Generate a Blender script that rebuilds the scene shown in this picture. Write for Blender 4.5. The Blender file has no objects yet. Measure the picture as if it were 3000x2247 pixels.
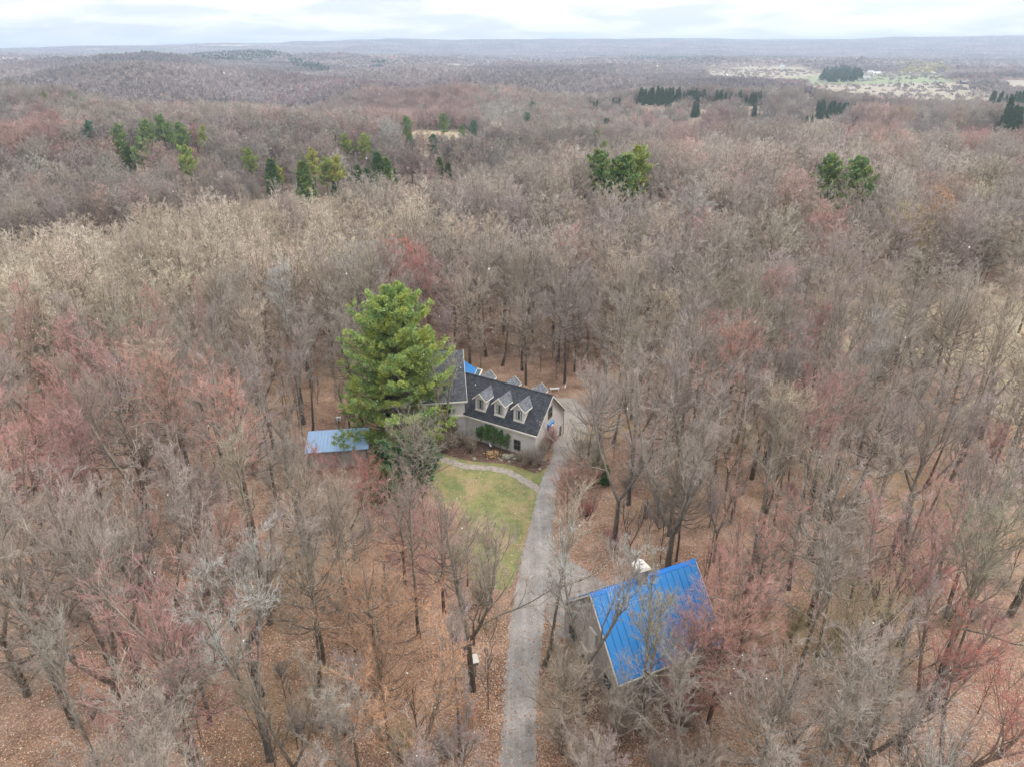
import bpy, math, random
import numpy as np
from mathutils import Vector
R = math.radians
rng = np.random.default_rng(7)
random.seed(7)
S = bpy.context.scene
COL = S.collection

# ------------------------------------------------------------------ camera
CAMH, PITCH, FPX = 45.0, R(25.79), 2031.0
cd = bpy.data.cameras.new('camera'); cam = bpy.data.objects.new('camera', cd); COL.objects.link(cam)
cd.sensor_width = 36; cd.lens = 36 * FPX / 3000
cd.clip_start = 1; cd.clip_end = 40000
cam.location = (0, 0, CAMH); cam.rotation_euler = (math.pi / 2 - PITCH, 0, 0)
S.camera = cam
# ------------------------------------------------------------------ sky and sun
SUN_EL, SUN_AZ = R(48), R(72)          # azimuth measured from +Y towards +X
w = bpy.data.worlds.new('World'); S.world = w; w.use_nodes = True
nt = w.node_tree; nt.nodes.clear()
def N(nt, t, **k):
    n = nt.nodes.new(t)
    for a, v in k.items(): setattr(n, a, v)
    return n
out = N(nt, 'ShaderNodeOutputWorld'); bg = N(nt, 'ShaderNodeBackground'); bg.inputs['Strength'].default_value = 0.1
sky = N(nt, 'ShaderNodeTexSky', sky_type='NISHITA', sun_disc=False)
sky.sun_elevation = SUN_EL; sky.sun_rotation = SUN_AZ; sky.air_density = 1.0; sky.dust_density = 2.0
tc = N(nt, 'ShaderNodeTexCoord'); sep = N(nt, 'ShaderNodeSeparateXYZ')
nt.links.new(tc.outputs['Generated'], sep.inputs[0])
addz = N(nt, 'ShaderNodeMath', operation='ADD'); addz.inputs[1].default_value = 0.12
mx = N(nt, 'ShaderNodeMath', operation='MAXIMUM'); mx.inputs[1].default_value = 0.05
nt.links.new(sep.outputs['Z'], addz.inputs[0]); nt.links.new(addz.outputs[0], mx.inputs[0])
comb = N(nt, 'ShaderNodeCombineXYZ')
for ax in 'XY':
    dv = N(nt, 'ShaderNodeMath', operation='DIVIDE'); nt.links.new(sep.outputs[ax], dv.inputs[0]); nt.links.new(mx.outputs[0], dv.inputs[1])
    nt.links.new(dv.outputs[0], comb.inputs[ax])
n1 = N(nt, 'ShaderNodeTexNoise'); n1.inputs['Scale'].default_value = 1.2; n1.inputs['Detail'].default_value = 7; n1.inputs['Roughness'].default_value = .55; n1.inputs['Distortion'].default_value = .5
nt.links.new(comb.outputs[0], n1.inputs['Vector'])
cr = N(nt, 'ShaderNodeValToRGB')
cr.color_ramp.elements[0].position = .40; cr.color_ramp.elements[0].color = (4.9, 5.25, 5.5, 1)
cr.color_ramp.elements[1].position = .58; cr.color_ramp.elements[1].color = (7.1, 7.15, 7.2, 1)
nt.links.new(n1.outputs['Fac'], cr.inputs[0])
gr = N(nt, 'ShaderNodeMapRange'); gr.inputs['From Min'].default_value = .06; gr.inputs['From Max'].default_value = 1; gr.inputs['To Min'].default_value = 1.0; gr.inputs['To Max'].default_value = 2.0
nt.links.new(sep.outputs['Z'], gr.inputs['Value'])
vs = N(nt, 'ShaderNodeVectorMath', operation='SCALE'); nt.links.new(cr.outputs[0], vs.inputs[0]); nt.links.new(gr.outputs[0], vs.inputs['Scale'])   # an overcast sky is brightest overhead
mix = N(nt, 'ShaderNodeMixRGB'); mix.inputs[0].default_value = .93
nt.links.new(sky.outputs[0], mix.inputs[1]); nt.links.new(vs.outputs[0], mix.inputs[2])
nt.links.new(mix.outputs[0], bg.inputs[0]); nt.links.new(bg.outputs[0], out.inputs[0])
sd = bpy.data.lights.new('sun', 'SUN'); sd.energy = 1.5; sd.angle = R(18); sd.color = (1, .94, .86)
sun = bpy.data.objects.new('sun', sd); COL.objects.link(sun)
sdir = Vector((math.sin(SUN_AZ) * math.cos(SUN_EL), math.cos(SUN_AZ) * math.cos(SUN_EL), math.sin(SUN_EL)))
sun.rotation_euler = sdir.to_track_quat('Z', 'Y').to_euler(); sun.location = (60, 0, 120)
S.view_settings.view_transform = 'Standard'; S.view_settings.look = 'None'; S.view_settings.gamma = 1
S.view_settings.exposure = 0.96
S.cycles.max_bounces = 5; S.cycles.diffuse_bounces = 3; S.cycles.glossy_bounces = 2; S.cycles.transmission_bounces = 2
S.cycles.volume_bounces = 0; S.cycles.transparent_max_bounces = 8

# ------------------------------------------------------------------ picture helpers (d = pixels of a 2212 px wide copy of the photo)
def ray_d(xd, yd):
    u, v = xd * 3000 / 2212, yd * 3000 / 2212
    x = (u - 1500) / FPX; y = -(v - 1123.5) / FPX
    return np.array([x, math.cos(PITCH) + y * math.sin(PITCH), -math.sin(PITCH) + y * math.cos(PITCH)])
def G(xd, yd, z=0.0):
    r = ray_d(xd, yd); t = (z - CAMH) / r[2]; return (r[0] * t, r[1] * t)
def proj_d(x, y, z):
    dz = z - CAMH
    fw = y * math.cos(PITCH) - dz * math.sin(PITCH); up = y * math.sin(PITCH) + dz * math.cos(PITCH)
    return ((1500 + FPX * x / fw) * .73733, (1123.5 - FPX * up / fw) * .73733)
def inpoly(px, py, poly):
    c = np.zeros(np.shape(px), bool); n = len(poly)
    for i in range(n):
        x1, y1 = poly[i]; x2, y2 = poly[i - 1]
        cond = ((y1 > py) != (y2 > py)) & (px < (x2 - x1) * (py - y1) / (y2 - y1 + 1e-12) + x1)
        c ^= cond
    return c

# ------------------------------------------------------------------ terrain
def vnoise(x, y, seed=0):
    xi = np.floor(x).astype(np.int64); yi = np.floor(y).astype(np.int64); fx = x - xi; fy = y - yi
    fx = fx * fx * (3 - 2 * fx); fy = fy * fy * (3 - 2 * fy)
    def h(a, b):
        n = (a * 374761393 + b * 668265263 + seed * 1442695041) & 0xffffffff
        n = ((n ^ (n >> 13)) * 1274126177) & 0xffffffff
        return ((n ^ (n >> 16)) & 0xffff) / 65535.0
    return (h(xi, yi) * (1 - fx) + h(xi + 1, yi) * fx) * (1 - fy) + (h(xi, yi + 1) * (1 - fx) + h(xi + 1, yi + 1) * fx) * fy
def sstep(a, b, x):
    t = np.clip((x - a) / (b - a), 0, 1); return t * t * (3 - 2 * t)
def zt(x, y):
    x = np.asarray(x, float); y = np.asarray(y, float)
    D = np.hypot(x, y); az = np.degrees(np.arctan2(x, y))
    edge = np.interp(az, [-60, -38, -20, 0, 6, 14, 22, 60], [120, 128, 148, 178, 195, 262, 330, 330])
    wid = np.interp(az, [-60, -38, -20, 0, 10, 20, 30, 60], [70, 75, 95, 100, 130, 230, 500, 600])
    z = -17.0 * sstep(edge, edge + wid, D) + 4.5 * sstep(105, 150, D) * np.exp(-((D - 185) / 52) ** 2) * np.exp(-((az - 9) / 13) ** 2)
    flat = sstep(6, 12, az) * sstep(900, 1150, D) * (1 - sstep(2600, 3200, D))
    site = (1 - np.exp(-((x + 62) ** 2 + (y - 540) ** 2) / 110 ** 2)) * (1 - np.exp(-((x + 168) ** 2 + (y - 590) ** 2) / 110 ** 2))
    flat = np.maximum(flat, sstep(18, 23, az) * sstep(560, 760, D) * (1 - sstep(2600, 3200, D)))
    hum = (vnoise(x / 210, y / 210, 1) - .5) * 36 + (vnoise(x / 95, y / 95, 2) - .5) * 11 + (vnoise(x / 560 + 7, y / 560, 3) - .5) * 40 * sstep(700, 1500, D)
    z = z + hum * sstep(250, 430, D) * (1 - .5 * sstep(3000, 6000, D)) * np.interp(az, [-10, 0, 12, 60], [1, .6, .5, .7]) * (1 - .9 * flat) * site
    z = z + 9 * np.sin(D / 150 + az / 5 + 5 * vnoise(az / 9 + 30, az * 0 + .5, 21)) * sstep(430, 620, D) * (1 - sstep(2600, 4200, D)) * (1 - .9 * flat) * site
    rd = np.exp(-((D - 850) / 130) ** 2) * np.exp(-((az - 14) / 7.5) ** 2); z = z + 22 * rd
    hill = np.interp(az, [-40, -20, -12, -4, 0], [11, 11, 6, 2, 0]) * sstep(270, 460, D) * (1 - sstep(500, 760, D)); z = z + hill
    valley = np.exp(-((D - 400) / 120) ** 2) * np.exp(-((az + 10) / 9) ** 2); z = z - 4 * valley
    z = z - 4 * sstep(700, 1000, D) * sstep(5, 15, az)
    top = np.interp(az, [-60, -38, -33, -26, -18, -10, -4, 5, 14, 22, 28, 38, 60], [8, 14, 26, 52, 78, 108, 120, 122, 126, 122, 120, 138, 140])
    top = top * (.86 + .16 * vnoise(x / 1300 + 40, y / 1300, 5) + .06 * vnoise(x / 420 + 40, y / 420, 6))
    z = z + (top + 12) * sstep(5200, 8600, D) * (1 - .25 * sstep(8800, 10500, D))
    z = z + 10 * vnoise(x / 900, y / 900, 8) * sstep(2500, 5000, D)
    return z
def poly_d(pts, z=-20): return [G(a, b, z) for a, b in pts]
FIELDS = [poly_d([(1520, 152), (1620, 148), (1740, 150), (1790, 158), (1760, 184), (1600, 184), (1530, 174)], -21),
          poly_d([(1680, 172), (1800, 160), (2040, 160), (2060, 184), (1900, 186), (1760, 190)], -21),
          poly_d([(1740, 188), (1800, 181), (2080, 180), (2130, 200), (2190, 236), (2100, 252), (1960, 250), (1840, 240), (1770, 226), (1735, 205)], -21),
          poly_d([(1960, 238), (2120, 236), (2280, 236), (2300, 268), (2120, 266), (1980, 254)], -21),
          poly_d([(2140, 176), (2280, 170), (2300, 214), (2180, 206)], -21),
          poly_d([(970, 143), (1090, 143), (1110, 152), (990, 153)], -18),
          poly_d([(893, 262), (905, 258), (1000, 268), (1045, 286), (1040, 305), (900, 312), (880, 290)], -13),
          poly_d([(622, 248), (640, 236), (694, 234), (700, 262), (660, 275), (628, 268)], -12),
          [(38, 118), (60, 100), (92, 98), (120, 120), (100, 135), (60, 132)],
          [(60, 84), (75, 80), (120, 90), (120, 100), (75, 96)],
          [(28, 140), (40, 132), (56, 138), (48, 150), (32, 150)]]
FIELDS += [[(D * math.sin(R(a)), D * math.cos(R(a))) for a, D in ((-29, 6900), (-22, 7300), (-15, 7500), (-15, 7900), (-22, 7900), (-29, 7300))], [(D * math.sin(R(a)), D * math.cos(R(a))) for a, D in ((1, 3300), (5, 3200), (5.5, 3900), (1.5, 4000))]]
FIELDCOL = [(.36, .31, .23), (.25, .28, .16), (.36, .305, .235), (.37, .32, .26), (.36, .31, .25), (.36, .31, .25), (.36, .29, .18), (.40, .35, .28), (.42, .34, .22), (.44, .36, .23), (.42, .35, .21), (.62, .54, .42), (.5, .42, .32)]

# ------------------------------------------------------------------ materials
MATS = {}
def mat(name, col=(.5, .5, .5), rough=.8, metal=0, noise=0, nscale=3.0, col2=None, bump=0, coords='UV', detail=4, spec=.5, lo=.35, hi=.65):
    if name in MATS: return MATS[name]
    m = bpy.data.materials.new(name); m.use_nodes = True; t = m.node_tree
    b = t.nodes['Principled BSDF']; b.inputs['Roughness'].default_value = rough; b.inputs['Metallic'].default_value = metal
    b.inputs['Specular IOR Level'].default_value = spec
    b.inputs['Base Color'].default_value = (*col, 1)
    if noise or col2:
        c = N(t, 'ShaderNodeTexCoord'); n = N(t, 'ShaderNodeTexNoise'); n.inputs['Scale'].default_value = nscale; n.inputs['Detail'].default_value = detail; n.inputs['Roughness'].default_value = .65
        t.links.new(c.outputs[coords], n.inputs['Vector'])
        r = N(t, 'ShaderNodeValToRGB'); r.color_ramp.elements[0].position = lo; r.color_ramp.elements[1].position = hi
        c2 = col2 or tuple(x * (1 - noise) for x in col)
        r.color_ramp.elements[0].color = (*c2, 1); r.color_ramp.elements[1].color = (*col, 1)
        t.links.new(n.outputs['Fac'], r.inputs[0]); t.links.new(r.outputs[0], b.inputs['Base Color'])
        if bump:
            bm = N(t, 'ShaderNodeBump'); bm.inputs['Strength'].default_value = bump; bm.inputs['Distance'].default_value = .03
            t.links.new(n.outputs['Fac'], bm.inputs['Height']); t.links.new(bm.outputs[0], b.inputs['Normal'])
    MATS[name] = m; return m
def tinted(name, rough=.85, var=.35, nscale=1.2, gain=1.0, island=False, spec=.3):
    """surface whose colour is the 'tint' of the tree that carries it, varied from twig to twig"""
    m = bpy.data.materials.new(name); m.use_nodes = True; t = m.node_tree; b = t.nodes['Principled BSDF']
    b.inputs['Roughness'].default_value = rough; b.inputs['Specular IOR Level'].default_value = spec
    a = N(t, 'ShaderNodeAttribute', attribute_type='INSTANCER', attribute_name='tint')
    if island:
        g = N(t, 'ShaderNodeNewGeometry'); src = g.outputs['Random Per Island']
    else:
        c = N(t, 'ShaderNodeTexCoord'); n = N(t, 'ShaderNodeTexNoise'); n.inputs['Scale'].default_value = nscale; n.inputs['Detail'].default_value = 3
        t.links.new(c.outputs['Object'], n.inputs['Vector']); src = n.outputs['Fac']
    mr = N(t, 'ShaderNodeMapRange'); mr.inputs['From Min'].default_value = .0 if island else .3; mr.inputs['From Max'].default_value = 1 if island else .7
    mr.inputs['To Min'].default_value = gain * (1 - var); mr.inputs['To Max'].default_value = gain * (1 + var)
    t.links.new(src, mr.inputs['Value'])
    asrc = a.outputs['Color']
    if not island:
        n9 = N(t, 'ShaderNodeTexNoise'); n9.inputs['Scale'].default_value = 2.3; n9.inputs['Detail'].default_value = 2; t.links.new(c.outputs['Object'], n9.inputs['Vector'])
        r9 = N(t, 'ShaderNodeMapRange'); r9.inputs['From Min'].default_value = .47; r9.inputs['From Max'].default_value = .66; r9.inputs['To Max'].default_value = .55; t.links.new(n9.outputs['Fac'], r9.inputs['Value'])
        x9 = N(t, 'ShaderNodeMixRGB'); t.links.new(r9.outputs[0], x9.inputs[0]); t.links.new(asrc, x9.inputs[1]); x9.inputs[2].default_value = (.37, .32, .275, 1); asrc = x9.outputs[0]
    vm = N(t, 'ShaderNodeVectorMath', operation='SCALE'); t.links.new(asrc, vm.inputs[0]); t.links.new(mr.outputs[0], vm.inputs['Scale'])
    t.links.new(vm.outputs[0], b.inputs['Base Color'])
    MATS[name] = m; return m
M_TWIG = tinted('twigs', var=.3, nscale=.8, island=False)
M_BRANCH = mat('branch_bark', (.36, .315, .26), .9, col2=(.13, .105, .08), nscale=.9, coords='Object', detail=4, spec=.2)
M_NEEDLE = tinted('needles', rough=.6, var=.42, island=True)
def needle_hue(m):
    t = m.node_tree; b = t.nodes['Principled BSDF']; src = b.inputs['Base Color'].links[0].from_socket
    c = N(t, 'ShaderNodeTexCoord'); n = N(t, 'ShaderNodeTexNoise'); n.inputs['Scale'].default_value = .45; n.inputs['Detail'].default_value = 4; t.links.new(c.outputs['Object'], n.inputs['Vector'])
    r = N(t, 'ShaderNodeValToRGB'); r.color_ramp.elements[0].position = .38; r.color_ramp.elements[0].color = (.62, .80, .82, 1); r.color_ramp.elements[1].position = .62; r.color_ramp.elements[1].color = (1.0, .96, .62, 1)
    k = r.color_ramp.elements.new(.5); k.color = (.82, .9, .8, 1)
    t.links.new(n.outputs['Fac'], r.inputs[0]); x = N(t, 'ShaderNodeMixRGB', blend_type='MULTIPLY'); x.inputs[0].default_value = 1
    t.links.new(src, x.inputs[1]); t.links.new(r.outputs[0], x.inputs[2]); t.links.new(x.outputs[0], b.inputs['Base Color'])
needle_hue(M_NEEDLE)
def bark():
    m = bpy.data.materials.new('bark'); m.use_nodes = True; t = m.node_tree; b = t.nodes['Principled BSDF']; b.inputs['Roughness'].default_value = .95
    b.inputs['Specular IOR Level'].default_value = .2
    c = N(t, 'ShaderNodeTexCoord'); mp = N(t, 'ShaderNodeMapping'); mp.inputs['Scale'].default_value = (5, 5, 1.1)
    n = N(t, 'ShaderNodeTexNoise'); n.inputs['Scale'].default_value = 1.5; n.inputs['Detail'].default_value = 5; n.inputs['Roughness'].default_value = .7
    t.links.new(c.outputs['Object'], mp.inputs[0]); t.links.new(mp.outputs[0], n.inputs['Vector'])
    r = N(t, 'ShaderNodeValToRGB'); e = r.color_ramp.elements
    e[0].position = .3; e[0].color = (.045, .034, .026, 1); e[1].position = .75; e[1].color = (.30, .27, .22, 1)
    k = e.new(.52); k.color = (.12, .095, .07, 1)
    # older, darker bark low on the bole; lichen-grey bark on the upper limbs
    sp = N(t, 'ShaderNodeSeparateXYZ'); t.links.new(c.outputs['Object'], sp.inputs[0])
    mr = N(t, 'ShaderNodeMapRange'); mr.inputs['From Min'].default_value = 2; mr.inputs['From Max'].default_value = 13; mr.inputs['To Min'].default_value = -.13; mr.inputs['To Max'].default_value = .19
    t.links.new(sp.outputs['Z'], mr.inputs['Value'])
    ad = N(t, 'ShaderNodeMath', operation='ADD'); t.links.new(n.outputs['Fac'], ad.inputs[0]); t.links.new(mr.outputs[0], ad.inputs[1])
    t.links.new(ad.outputs[0], r.inputs[0])
    at = N(t, 'ShaderNodeAttribute', attribute_type='INSTANCER', attribute_name='tint'); mxx = N(t, 'ShaderNodeMixRGB'); mxx.inputs[0].default_value = .12
    t.links.new(r.outputs[0], mxx.inputs[1]); t.links.new(at.outputs['Color'], mxx.inputs[2]); t.links.new(mxx.outputs[0], b.inputs['Base Color'])
    bm = N(t, 'ShaderNodeBump'); bm.inputs['Strength'].default_value = .8; bm.inputs['Distance'].default_value = .05
    t.links.new(n.outputs['Fac'], bm.inputs['Height']); t.links.new(bm.outputs[0], b.inputs['Normal'])
    return m
M_BARK = bark()
M_PBARK = mat('pine_bark', (.16, .12, .09), .95, col2=(.06, .045, .035), nscale=3, coords='Object')

# ------------------------------------------------------------------ object helpers
def tag(o, label=None, cat=None, group=None, kind=None):
    if label: o['label'] = label
    if cat: o['category'] = cat
    if group: o['group'] = group
    if kind: o['kind'] = kind
    return o
def empty(name, loc=(0, 0, 0), rz=0):
    o = bpy.data.objects.new(name, None); COL.objects.link(o); o.location = loc; o.rotation_euler = (0, 0, rz); o.empty_display_size = .3; return o
def link(name, me, parent=None):
    o = bpy.data.objects.new(name, me); COL.objects.link(o)
    if parent: o.parent = parent
    return o
def raw_mesh(name, V, F, mats, mi=None, smooth=False):
    """V (n,3); F (m,k) uniform faces"""
    me = bpy.data.meshes.new(name); V = np.asarray(V, np.float32); F = np.asarray(F, np.int32)
    m, k = F.shape
    me.vertices.add(len(V)); me.vertices.foreach_set('co', V.ravel())
    me.loops.add(m * k); me.loops.foreach_set('vertex_index', F.ravel())
    me.polygons.add(m); me.polygons.foreach_set('loop_start', np.arange(0, m * k, k, dtype=np.int32))
    for x in mats: me.materials.append(x)
    if mi is not None: me.polygons.foreach_set('material_index', np.asarray(mi, np.int32))
    if smooth: me.polygons.foreach_set('use_smooth', np.ones(m, bool))
    me.update(calc_edges=True); return me
class MB:
    """collects solid pieces into one mesh, with metre-sized UVs along each face"""
    def __init__(s): s.V = []; s.F = []; s.M = []
    def face(s, pts, m=0):
        i = len(s.V); s.V += [tuple(p) for p in pts]; s.F.append(list(range(i, i + len(pts)))); s.M.append(m)
    def box(s, x0, x1, y0, y1, z0, z1, m=0):
        p = [(x0, y0, z0), (x1, y0, z0), (x1, y1, z0), (x0, y1, z0), (x0, y0, z1), (x1, y0, z1), (x1, y1, z1), (x0, y1, z1)]
        for f in ((0, 3, 2, 1), (4, 5, 6, 7), (0, 1, 5, 4), (1, 2, 6, 5), (2, 3, 7, 6), (3, 0, 4, 7)): s.face([p[i] for i in f], m)
    def prism(s, pts, d, m=0):
        """extrude polygon pts by vector d"""
        a = [Vector(p) for p in pts]; d = Vector(d); b = [p + d for p in a]; n = len(a)
        s.face(a[::-1], m); s.face(b, m)
        for i in range(n): s.face([a[i], a[(i + 1) % n], b[(i + 1) % n], b[i]], m)
    def slab(s, q, t, m=0):
        """thicken a quad/polygon downwards along its normal by t"""
        a = [Vector(p) for p in q]; n = (a[1] - a[0]).cross(a[2] - a[0]).normalized(); s.prism([p - n * t for p in a], n * t, m)
    def tube(s, pts, r, k=6, m=0, r1=None):
        pts = [Vector(p) for p in pts]; n = len(pts); rings = []
        for i, p in enumerate(pts):
            t = (pts[min(i + 1, n - 1)] - pts[max(i - 1, 0)]).normalized()
            u = t.cross(Vector((0, 0, 1)) if abs(t.z) < .9 else Vector((1, 0, 0))).normalized(); v = t.cross(u)
            rr = r if r1 is None else r + (r1 - r) * i / (n - 1)
            rings.append([p + (u * math.cos(2 * math.pi * j / k) + v * math.sin(2 * math.pi * j / k)) * rr for j in range(k)])
        for a, b in zip(rings, rings[1:]):
            for j in range(k): s.face([a[j], a[(j + 1) % k], b[(j + 1) % k], b[j]], m)
        s.face(rings[0][::-1], m); s.face(rings[-1], m)
    def build(s, name, mats, parent=None):
        if not isinstance(mats, (list, tuple)): mats = [mats]
        me = bpy.data.meshes.new(name); me.from_pydata(s.V, [], s.F); uv = me.uv_layers.new(name='UVMap')
        for x in mats: me.materials.append(x)
        me.update()
        for p, mi in zip(me.polygons, s.M):
            p.material_index = mi; n = p.normal
            t = Vector((1, 0, 0)) if abs(n.z) > .999 else Vector((-n.y, n.x, 0)).normalized(); b = n.cross(t)
            for li in p.loop_indices:
                co = me.vertices[me.loops[li].vertex_index].co; uv.data[li].uv = (co.dot(t), co.dot(b))
        return link(name, me, parent)

# ------------------------------------------------------------------ branching trees
def norm(a): return a / (np.linalg.norm(a, axis=-1, keepdims=True) + 1e-9)
def spawn(rs, P, Rd, k, t0, t1, phi, L, steps, up, r_ratio, rmin, wig=.12, Lvar=.35, tpow=1.0, taper=.35, shrink=.45, upbias=None):
    """k children on every parent polyline P (n,s,3); returns child polylines and radii"""
    n, s, _ = P.shape
    t = (np.arange(k)[None, :] + rs.random((n, k))) / k
    t = t0 + (t1 - t0) * t ** tpow
    x = t * (s - 1); i = np.minimum(x.astype(int), s - 2); f = (x - i)[..., None]
    idx = np.arange(n)[:, None]
    p = P[idx, i] * (1 - f) + P[idx, i + 1] * f
    tan = norm(P[idx, i + 1] - P[idx, i]); r = Rd[idx, i] * (1 - f[..., 0]) + Rd[idx, i + 1] * f[..., 0]
    ref = np.where(np.abs(tan[..., 2:3]) < .9, np.array([0, 0, 1.]), np.array([1., 0, 0]))
    U = norm(np.cross(tan, ref)); V = np.cross(tan, U)
    al = (np.arange(k) * 2.4)[None, :] + rs.random((n, 1)) * 6.28 + rs.normal(0, .5, (n, k))
    ph = (phi + rs.normal(0, .16, (n, k)))[..., None]
    d = tan * np.cos(ph) + (U * np.cos(al)[..., None] + V * np.sin(al)[..., None]) * np.sin(ph)
    d = norm(d + np.array([0, 0, up]))
    Lp = np.linalg.norm(P[:, -1] - P[:, 0], axis=-1)[:, None]
    ln = (L * Lp if L < 1.5 and L > 0 else np.full_like(Lp, abs(L))) * (1 - shrink * (t - t0) / max(t1 - t0, 1e-6)) * (1 + rs.normal(0, Lvar, (n, k)).clip(-.6, .8))
    pts = [p]; cur = p
    for j in range(steps):
        d = norm(d + rs.normal(0, wig, d.shape) + np.array([0, 0, up * .35]))
        cur = cur + d * (ln / steps)[..., None]; pts.append(cur)
    Q = np.stack(pts, 2).reshape(n * k, steps + 1, 3)
    r0 = np.maximum(np.minimum(r * r_ratio, r * .95), rmin).reshape(-1, 1)
    rr = r0 * np.linspace(1, taper, steps + 1)[None, :]
    return Q, np.maximum(rr, rmin * .6)
def tubes(P, Rd, k):
    n, s, _ = P.shape
    tan = np.empty_like(P); tan[:, 1:-1] = P[:, 2:] - P[:, :-2]; tan[:, 0] = P[:, 1] - P[:, 0]; tan[:, -1] = P[:, -1] - P[:, -2]; tan = norm(tan)
    ref = np.where(np.abs(tan[:, :1, 2:3]) < .9, np.array([0, 0, 1.]), np.array([1., 0, 0]))
    U = norm(np.cross(tan, ref)); V = np.cross(tan, U)
    a = np.arange(k) * 2 * math.pi / k
    V3 = P[:, :, None] + (U[:, :, None] * np.cos(a)[None, None, :, None] + V[:, :, None] * np.sin(a)[None, None, :, None]) * Rd[:, :, None, None]
    b = (np.arange(n)[:, None, None] * s + np.arange(s - 1)[None, :, None]) * k; j = np.arange(k)[None, None, :]; j2 = (j + 1) % k
    F = np.stack([b + j, b + j2, b + k + j2, b + k + j], -1).reshape(-1, 4)
    return V3.reshape(-1, 3), F
def join(parts):
    Vs, Fs, o = [], [], 0
    for V, F in parts: Vs.append(V); Fs.append(F + o); o += len(V)
    return np.concatenate(Vs), np.concatenate(Fs)
def bare_tree(seed, h=18, bole=.42, spread=1.0, r0=.2, forks=1, dens=1.0, n=(15, 8, 7, 6), rt=.0078, lean=.03, k=(7, 5, 3, 3), flare=True, phi1=.52, up=.34):
    rs = np.random.default_rng(seed)
    z = np.linspace(0, 1, 9)
    leaders = []; rad = []
    lx = rs.normal(0, lean, 2)
    base = np.stack([np.cumsum(rs.normal(lx[0], .02, 9)) * h / 9 * 1.0, np.cumsum(rs.normal(lx[1], .02, 9)) * h / 9, z * h], -1); base[0, :2] = 0
    rad0 = r0 * (1 - z * .86) + .012
    if flare: rad0[0] *= 1.45
    if forks == 1:
        leaders = [base]; rad = [rad0]
    else:
        fz = bole * h * rs.uniform(.35, .85); st = np.array([base[:, i].copy() for i in range(3)]).T
        fp = np.array([np.interp(fz, base[:, 2], base[:, i]) for i in range(3)])
        tr = np.array([[np.interp(q, base[:, 2], base[:, i]) for i in range(3)] for q in np.linspace(0, fz, 9)]); 
        leaders = []; rad = []
        a0 = rs.uniform(0, 6.28)
        trunk_only = (tr, np.linspace(r0 * 1.4 if flare else r0, r0 * .85, 9))
        for i in range(forks):
            a = a0 + i * 6.28 / forks + rs.normal(0, .3); tilt = rs.uniform(.16, .42) * spread
            hh = (h - fz) * rs.uniform(.85, 1.05); q = np.linspace(0, 1, 9)
            off = tilt * (q + .25 * np.sin(q * 3)) * hh * .75
            L = np.stack([fp[0] + np.cos(a) * off + np.cumsum(rs.normal(0, .02, 9)) * hh * .15, fp[1] + np.sin(a) * off + np.cumsum(rs.normal(0, .02, 9)) * hh * .15, fp[2] + q * hh], -1); L[0] = fp
            leaders.append(L); rad.append(r0 * .72 * (1 - q * .86) + .012)
    P0 = np.stack(leaders); R0 = np.stack(rad)
    n1 = max(4, int(n[0] * dens / (1 if forks == 1 else forks * .62)))
    P1, R1 = spawn(rs, P0, R0, n1, bole if forks == 1 else .18, .97, phi1, (.36 if forks == 1 else .44) * spread, 5, up, .58, .035, wig=.2, shrink=.62)
    P2, R2 = spawn(rs, P1, R1, n[1], .18, 1, .55, .42, 4, .2, .6, .018, wig=.21)
    P3, R3 = spawn(rs, P2, R2, n[2], .12, 1, .55, .46, 3, .16, .55, rt * 1.3, wig=.25)
    P4, R4 = spawn(rs, P3, R3, n[3], .15, 1, .6, .55, 1 if n[3] > 3 else 2, .08, .6, rt, wig=.1)
    tp = [tubes(P0, R0, k[0]), tubes(P1, R1, k[1])]
    if forks > 1: tp.insert(0, tubes(trunk_only[0][None], trunk_only[1][None], k[0]))
    if k[0] > 5:                      # a few low dead limbs
        PD, RD = spawn(rs, P0[:1], R0[:1], 4, .2, .5, 1.15, 1.8 / h * 1.0, 3, -.02, .25, .02, wig=.2); tp.append(tubes(PD, RD, 3))
    tv, tf = join(tp)
    pp = [tubes(P2, R2, k[2]), tubes(P3, R3, 3), tubes(P4, R4, 3)]; cv, cf = join(pp)
    tm = raw_mesh('trunk', tv, tf, [M_BARK], smooth=True)
    cm = raw_mesh('crown', cv, cf, [M_TWIG, M_BRANCH], np.arange(len(cf)) < len(pp[0][1]), smooth=False)
    return tm, cm

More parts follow.
